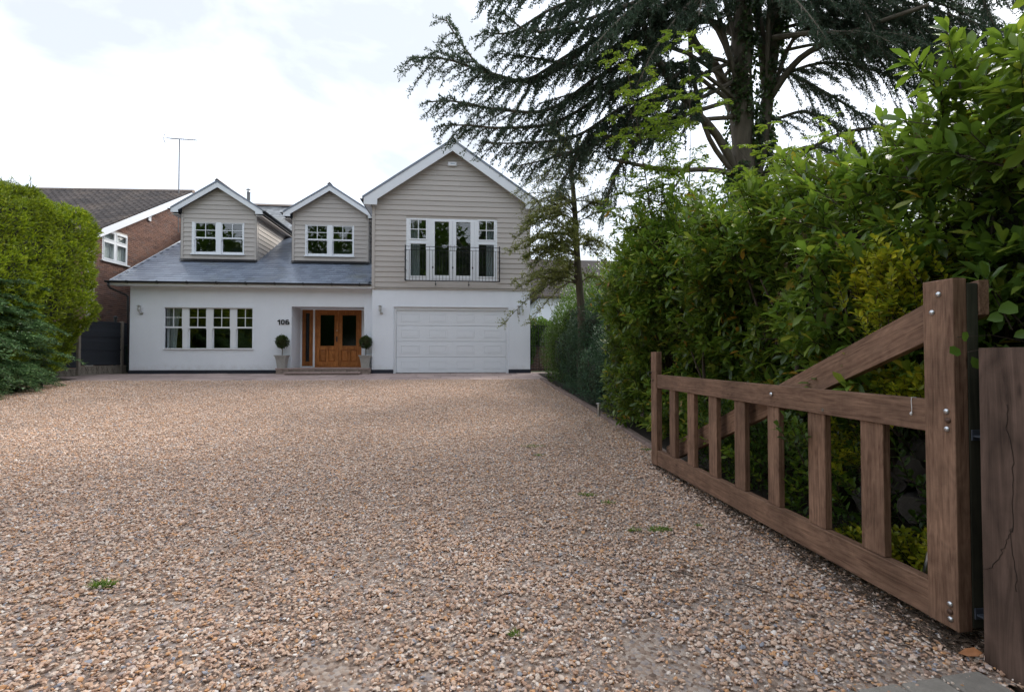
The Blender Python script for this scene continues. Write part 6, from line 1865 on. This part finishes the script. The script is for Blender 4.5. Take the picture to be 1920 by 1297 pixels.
def _fix():
    m = M_laurel_single; n, l = m.node_tree.nodes, m.node_tree.links; b = n["Principled BSDF"]
    tr = N(n, "ShaderNodeBsdfTranslucent"); src = b.inputs["Base Color"].links[0].from_socket
    mc = N(n, "ShaderNodeMixRGB"); mc.inputs[0].default_value = .5; mc.inputs[2].default_value = (.20, .32, .02, 1); l.new(src, mc.inputs[1]); l.new(mc.outputs[0], tr.inputs[0])
    mx = N(n, "ShaderNodeMixShader"); mx.inputs[0].default_value = .38; l.new(b.outputs[0], mx.inputs[1]); l.new(tr.outputs[0], mx.inputs[2]); l.new(mx.outputs[0], n["Material Output"].inputs[0])
_fix()
laurel()

shrub("shrub", "loose light green shrub rising over the laurel left of the cedar trunk", "shrub", [(3.6, 9.7, 2.9, .75, .9, 1.1), (4.2, 9.4, 3.5, .9, .9, 1.2), (4.9, 8.8, 3.5, .8, .9, .9)], M_sap2, 7000, .075, .034, (4, 9, gz(9)), spread=.8, core=False, rough=.5, detail=True, stems=9)
shrub("shrub", "fresh green shrub at the cedar's foot, above the middle of the laurel", "shrub", [(4.4, 7.2, 2.9, .8, 1.0, .8), (5.1, 7.6, 3.2, .9, 1.0, .8), (6.0, 7.8, 3.4, .9, 1.0, .8)], M_sap2, 7000, .08, .036, (5, 7.3, gz(7)), spread=.8, core=False, rough=.5, detail=True, stems=9)
# ---------------------------------------------------------------- golden privet sprigs
def sprigs(name, label, cat, items, mat, L, W, base, opp=.022, curve=.12, group=None):
    """items: (start, end) shoots with opposite leaves"""
    t = thing(name, label, cat, base, group); st = MB(); P = []; D = []
    for a, b in items:
        a, b = Vector(a), Vector(b); ax = (b - a); Ln = ax.length; axn = ax.normalized(); sag = Vector((0, 0, curve * Ln))
        pts_ = [a.lerp(b, u) + sag * (4 * u * (1 - u)) * .5 for u in (0, .25, .5, .75, 1)]
        st.tube(pts_, [.0035, .003, .0025, .002, .001], 4, cap=False)
        s_ = Ln * .15; k = 0
        while s_ < Ln:
            u = s_ / Ln; c = a.lerp(b, u) + sag * (4 * u * (1 - u)) * .5
            r = axn.orthogonal().normalized(); r = Matrix.Rotation(k * 1.35 + R.uniform(-.4, .4), 3, axn) @ r
            for s in (-1, 1): P.append(c); D.append((r * s + axn * .65 + Vector((0, 0, .15))).normalized())
            s_ += opp; k += 1
        P.append(b); D.append(axn)
    st.build("stems", M_twig, t)
    leaves("foliage", P, D, L, W, mat, t, detail=True, droop=.1)
    return t
it = []
for i in range(420):      # upper golden bush above the brace, Y 3.4-4.2
    px, py = R.gauss(1660, 45), R.gauss(520, 38); Y = R.uniform(2.75, 3.3)
    e = at(px, py, Y); 
    if e.x < 2.5: continue
    it.append((e + Vector((R.uniform(.05, .2), R.uniform(-.1, .15), R.uniform(-.3, -.12))), e))
sprigs("golden_privet", "golden privet branches behind the top of the gate's diagonal brace", "shrub", it, M_gold, .05, .024, (2.9, 3.1, 0))
def atx(px, py, X):
    v = at(px, py, 1.0); k = X / v.x
    return Vector((X, k, CAMZ + (v.z - CAMZ) * k))
it = []
def bx_(px, py, X, v): e = atx(px, py, X); it.append((e + Vector(v), e))
for i in range(110): bx_(R.uniform(1570, 1738), R.gauss(712, 14), R.uniform(2.5, 2.95), (.12, R.uniform(-.2, .2), -.16))
for i in range(34): bx_(R.uniform(1555, 1645), R.gauss(842, 24), R.uniform(2.5, 2.9), (.14, R.uniform(-.15, .15), -.1))
for i in range(230): bx_(R.uniform(1560, 1835), R.uniform(985, 1120), R.uniform(2.46, 2.85), (.1, R.uniform(-.15, .15), -.17))
for i in range(24): bx_(R.uniform(1812, 1842), R.uniform(725, 790), R.uniform(2.46, 2.6), (.12, .1, -.1))
for i in range(60): bx_(R.uniform(1815, 1842), R.uniform(930, 1130), R.uniform(2.46, 2.6), (.14, .1, -.1))
sprigs("golden_privet", "low golden privet shoots growing behind the lower gate rails", "shrub", it, M_gold, .050, .025, (2.7, 2.8, 0))
it = []
for i in range(230):
    y = R.uniform(2.5, 5.9); z = R.uniform(.1, 1.0); x = R.uniform(2.5, 3.0); it.append(((x + .15, y + R.uniform(-.1, .1), z - .2), (x, y, z + .05)))
for (px, py, Y) in ((1480, 790, 3.3), (1500, 800, 3.25), (1465, 805, 3.35), (1490, 830, 3.3), (1240, 640, 3.3)):
    if px < 1300: continue
    e = at(px, py, Y - .02); it.append((e + Vector((.1, .05, -.15)), e + Vector((-.04, -.02, .03))))
sprigs("green_undergrowth", "fresh green shoots pushing between the gate balusters", "shrub", it, M_bushg, .06, .03, (2.7, 4, 0), opp=.035)

it = []
for (x0_, x1_, y0_, y1_, n_) in ((1448, 1500, 770, 830, 9), (1450, 1500, 860, 930, 8), (1350, 1400, 830, 900, 7), (1265, 1330, 770, 850, 8), (1380, 1430, 950, 990, 5), (1530, 1570, 880, 930, 4)):
    for i in range(n_): bx_(R.uniform(x0_, x1_), R.uniform(y0_, y1_), R.uniform(2.37, 2.5), (.14, R.uniform(-.1, .1), -.12))
sprigs("honeysuckle_shoots", "bright green leafy shoots poking forward between the middle balusters of the gate", "climber", it, M_sap, .062, .034, (2.5, 3.8, 0), opp=.04)
# ---------------------------------------------------------------- saplings with compound leaves
def sapling(label, base, tops, nleaf, seed):
    r_ = random.Random(seed)
    t = thing("sapling", label, "young tree", base); st = MB(); P = []; D = []; U = []
    for tp in tops:
        tp = Vector(tp); b = Vector(base); path = tube_path([b, b.lerp(tp, .35) + Vector((r_.uniform(-.15, .15), r_.uniform(-.15, .15), .1)), b.lerp(tp, .7) + Vector((r_.uniform(-.1, .1), 0, .05)), tp], 14)
        st.tube(path, [.014 * (1 - .75 * i / (len(path) - 1)) for i in range(len(path))], 6, cap=False)
        for i in range(nleaf):
            u = r_.uniform(.35, 1.0); c = path[int(u * (len(path) - 1))]
            a = r_.uniform(0, 6.28); tw = r_.uniform(.1, .55); d0 = Vector((math.cos(a), math.sin(a), r_.uniform(-.2, .6))).normalized(); c2 = c + d0 * tw
            st.tube([c, c.lerp(c2, .5) + Vector((0, 0, .02)), c2], [.003, .002, .0015], 3, cap=False)
            for k in range(3):
                a2 = r_.uniform(0, 6.28); d = (d0 * .5 + Vector((math.cos(a2), math.sin(a2), r_.uniform(-.3, .3)))).normalized(); L = r_.uniform(.11, .19); sd = d.cross(Vector((0, 0, 1))).normalized()
                for j in range(6):
                    e = c2 + d * L * (.25 + .75 * j / 5) - Vector((0, 0, .2 * L * (j / 5) ** 2))
                    for s in (-1, 1): P.append(e); D.append((sd * s + d * .5 + Vector((0, 0, -.15))).normalized())
                P.append(c2 + d * L - Vector((0, 0, .2 * L))); D.append(d)
    st.build("stems", M_twig, t); leaves("foliage", P, D, .058, .022, M_sap, t, detail=True)
b = Vector((3.6, 8.2, gz(8.2)))
sapling("yellow-green sapling with compound leaves in front of the cedar's left boughs", b, [at(1165, 75, 7.6), at(1215, 110, 7.8), at(1175, 180, 7.7), at(1240, 235, 8), at(1200, 330, 8), at(1270, 290, 8.1), at(1290, 60, 8), at(1160, 330, 8), at(1220, 380, 8), at(1320, 340, 8.2), at(1250, 170, 7.9)], 46, 5)
b = Vector((3.5, 6.0, gz(6)))
sapling("yellow-green sapling rising out of the laurel in front of the cedar trunk", b, [at(1480, 265, 5.9), at(1540, 245, 5.9), at(1440, 300, 6), at(1505, 330, 5.8), at(1415, 290, 6.1), at(1570, 300, 5.8), at(1460, 360, 6)], 44, 9)

# bramble leaves over the big gatepost
t = thing("bramble_spray", "bramble stem with toothed leaves arching between gate stile and gatepost", "bramble", (2.6, 2.1, 1.3))
Pb = []; Db = []
for (s_, e_) in (((1920, 640, 2.2), (1795, 632, 2.12)), ((1920, 655, 2.25), (1815, 660, 2.12))):
    a, b = at(*s_), at(*e_); MB().tube([a + Vector((.3, .1, -.1)), a, a.lerp(b, .5) + Vector((0, 0, .02)), b], .0025, 4).build("stem", M_twig, t)
for (px, py, sz, dx, dz) in ((1800, 655, .07, -1, -.2), (1822, 668, .06, .3, -1), (1812, 640, .055, -.5, .6), (1900, 632, .06, .6, .3), (1886, 645, .05, -.3, -1), (1850, 600, .07, .9, .3), (1870, 585, .09, 1, .4)):
    Pb.append((at(px, py, 2.1), Vector((dx, -.3, dz)).normalized(), sz))
V, F = leaf_geo([tuple(p[0]) for p in Pb], [tuple(p[1]) for p in Pb], [(-.3, -1, .4)] * len(Pb), [p[2] for p in Pb], [p[2] * .8 for p in Pb], .1, .2)
put(bpy.data.objects.new("foliage", np_mesh("foliage", V, F, M_bushg, True)), t)

# ---------------------------------------------------------------- logs behind the gate
words = ["largest log end in the dark pile behind the last gate gap", "upper left log of the pile behind the gate", "upper right log beside the tall gate stile", "lower log under the pile behind the gate", "lower right log next to the hanging stile", "short log at the pile's left end", "log lying on top of the pile behind the gate"]
for k, (px, py, Y, r) in enumerate(((1705, 880, 2.95, .085), (1672, 905, 3.05, .075), (1745, 915, 2.85, .08), (1712, 955, 2.9, .085), (1770, 965, 2.78, .075), (1640, 960, 3.1, .075), (1738, 850, 2.9, .065))):
    c = at(px, py, Y)
    m_ = MB(); n = 14
    for zz in (0, .01, .45):
        rr = r if zz else r * .93
        for i in range(n):
            a = 2 * math.pi * i / n; q_ = rr * (1 + .09 * math.sin(3 * a + k) + .05 * math.sin(5 * a + 2 * k)); m_.v.append((q_ * math.cos(a), q_ * math.sin(a), zz))
    for j in range(2):
        for i in range(n): m_.f.append((j * n + i, j * n + (i + 1) % n, (j + 1) * n + (i + 1) % n, (j + 1) * n + i))
    m_.f.append(tuple(range(n))[::-1]); m_.f.append(tuple(2 * n + i for i in range(n)))
    dv = Vector((c.x, c.y, 0)).normalized(); dv = Matrix.Rotation(math.radians(R.uniform(-14, 14)), 3, 'Z') @ dv; sv = Vector((dv.y, -dv.x, 0))
    o = m_.build("log", M_log, None, M=Matrix.Translation(c) @ Matrix((sv, sv.cross(dv) * -1, dv)).transposed().to_4x4(), smooth=False)
    tag(o, words[k], "log", "logs stacked behind the gate")

# ---------------------------------------------------------------- small things on the ground
def tuft(x, y, r, n, L, label, seed):
    rr = random.Random(seed); P = []; D = []
    for i in range(n):
        a = rr.uniform(0, 6.28); q_ = r * rr.random() ** .6; P.append((x + q_ * math.cos(a) * 1.5, y + q_ * math.sin(a) * .8, gz(y) + .008)); D.append(Vector((rr.gauss(0, 1.1), rr.gauss(0, 1.1), .8)).normalized())
    o = leaves("grass_tuft", P, D, L, .006, M_grass, None, kind=None); tag(o, label, "grass tuft")
def gp(px, py):
    y0 = 2.0
    for _ in range(40): 
        v = at(px, py, y0); y0 += (v.z - gz(y0)) * y0 / max(.3, (CAMZ - gz(y0))) * .8
    return at(px, py, y0)
for k, (px, py, r, n, lab) in enumerate(((192, 1102, .045, 230, "bright green grass tuft alone in the near left gravel"), (1237, 996, .06, 260, "thin grass tuft in gravel nearest the gate's middle"), (1190, 997, .03, 60, "tiny weed just left of the tuft near the gate"),
                                         (1100, 930, .06, 140, "pale weed patch in gravel left of the gate's far half"), (1140, 945, .05, 90, "small weed between two tufts beside the gate"), (1000, 838, .12, 170, "flat weed patch in gravel near the path light"), (1215, 845, .06, 160, "weeds at the foot of the gate's far stile"), (1310, 990, .03, 60, "single sprout by the bottom gate rail"),
                                         (965, 1195, .02, 40, "tiny green seedling in the central foreground gravel"), (1012, 855, .06, 70, "sparse weeds just nearer than the flat patch"))):
    g = gp(px, py); tuft(g.x, g.y, r, n, .035 if k else .045, lab, k)
# fallen twigs and litter below the gate
tw = MB()
for i in range(420):
    y = 2.15 + 3.7 * R.random() ** 1.6; x = GX + R.gauss(.02, .13) + .02; a = R.gauss(math.pi / 2, .7); L = R.uniform(.03, .16)
    if x > 2.26 and y < 2.1: continue
    p = Vector((x, y, gz(y) + R.uniform(.012, .03))); d = Vector((math.cos(a), math.sin(a), R.uniform(-.06, .08)))
    tw.tube([p, p + d * L * .5 + Vector((R.uniform(-.01, .01), 0, .005)), p + d * L], [.0022, .002, .001], 4, cap=False)
tag(tw.build("leaf_litter", M_twig, None), kind='stuff')
P = []; D = []
for i in range(1500):
    y = 2.1 + 4.0 * R.random() ** 1.4; x = GX + abs(R.gauss(0, .16)) - .08; P.append((x, y, gz(y) + R.uniform(.01, .03))); D.append(Vector((R.uniform(-1, 1), R.uniform(-1, 1), R.uniform(-.1, .25))).normalized())
o = leaves("dry_leaf_litter", P, D, .035, .016, plain("brown_litter", (.07, .045, .028), .9, var=.4, scale=40), None)
for (px, py, L, a, lab) in ((1400, 1105, .20, 2.3, "thin dark twig lying on the gravel below the gate's middle"), (1275, 1080, .16, 2.4, "twig on the gravel farther left below the gate")):
    g = gp(px, py); d = Vector((math.cos(a), math.sin(a), 0)); n_ = Vector((-d.y, d.x, 0)) * .01
    m_ = MB().tube([g + Vector((0, 0, .02)) - d * L / 2, g + Vector((0, 0, .028)) + n_, g + Vector((0, 0, .02)) + d * L / 2], [.004, .003, .0015], 5)
    m_.tube([g + Vector((0, 0, .026)), g + Vector((0, 0, .03)) + d * L * .2 + n_ * 3], [.002, .001], 4)
    tag(m_.build("twig", M_twig, None), lab, "twig")
g = gp(1828, 1243)
Vv, Ff = leaf_geo([tuple(g + Vector((-.05, .03, .03)))], [(.8, -.55, .1)], [(-.35, -.3, 1.)], .085, .05, -.25, .5)
o = put(bpy.data.objects.new("dead_leaf", np_mesh("dead_leaf", Vv, Ff, M_deadl, True))); sd = o.modifiers.new("s", 'SOLIDIFY'); sd.thickness = .001
tag(o, "curled orange-brown dead leaf at the foot of the gatepost", "leaf")
# leaning metal tag behind the gate
a, b = at(1726, 1060, 2.55), at(1742, 1035, 2.52)
tag(MB().tube([a + Vector((0, 0, -.15)), b], .012, 8).build("metal_stake", M_zinc, None), "short pale metal tube leaning behind the hanging stile of the gate", "stake")

# ---------------------------------------------------------------- trees across the road behind the viewpoint (they are what the windows mirror)
P = []; D = []
tl_t = thing("roadside_trees", "line of tall roadside trees across the road, behind the viewpoint", "trees", (0, -17, 0))
for k in range(11):
    cx_ = -34 + k * 6.4 + R.uniform(-1, 1); cy_ = -17 + R.uniform(-1.5, 1.5); H = R.uniform(15, 18)
    for i in range(2300):
        d = Vector(NR.normal(0, 1, 3)).normalized(); rr = 1 - .4 * NR.random() ** 2
        p = Vector((cx_ + d.x * 4.2 * rr, cy_ + d.y * 3.2 * rr, H * .52 + d.z * H * .5 * rr)) + Vector(NR.normal(0, .2, 3))
        P.append(p); D.append((d + Vector(NR.normal(0, .7, 3))).normalized())
o = leaves("crown", P, D, .75, .5, M_bushg, tl_t)
cv = []; cf = []
for k in range(14):
    b0 = len(cv); cx_ = -36 + k * 5.4
    for v in ICV: cv.append((cx_ + v[0] * 4.6, -17.5 + v[1] * 2.2, 7.6 + v[2] * 7.4))
    cf += [tuple(b0 + q for q in f) for f in ICF.tolist()]
tag(put(bpy.data.objects.new("inner_growth", np_mesh("inner_growth", cv, cf, plain("deep_leaf_mass", (.035, .06, .02), 1.0, var=.6, scale=.8), True)), tl_t), kind='stuff')
tk = MB()
for k in range(11): tk.tube([(-34 + k * 6.4, -17, -.2), (-34 + k * 6.4, -17, 7)], [.3, .15], 8)
tk.build("trunk", M_bark, tl_t)
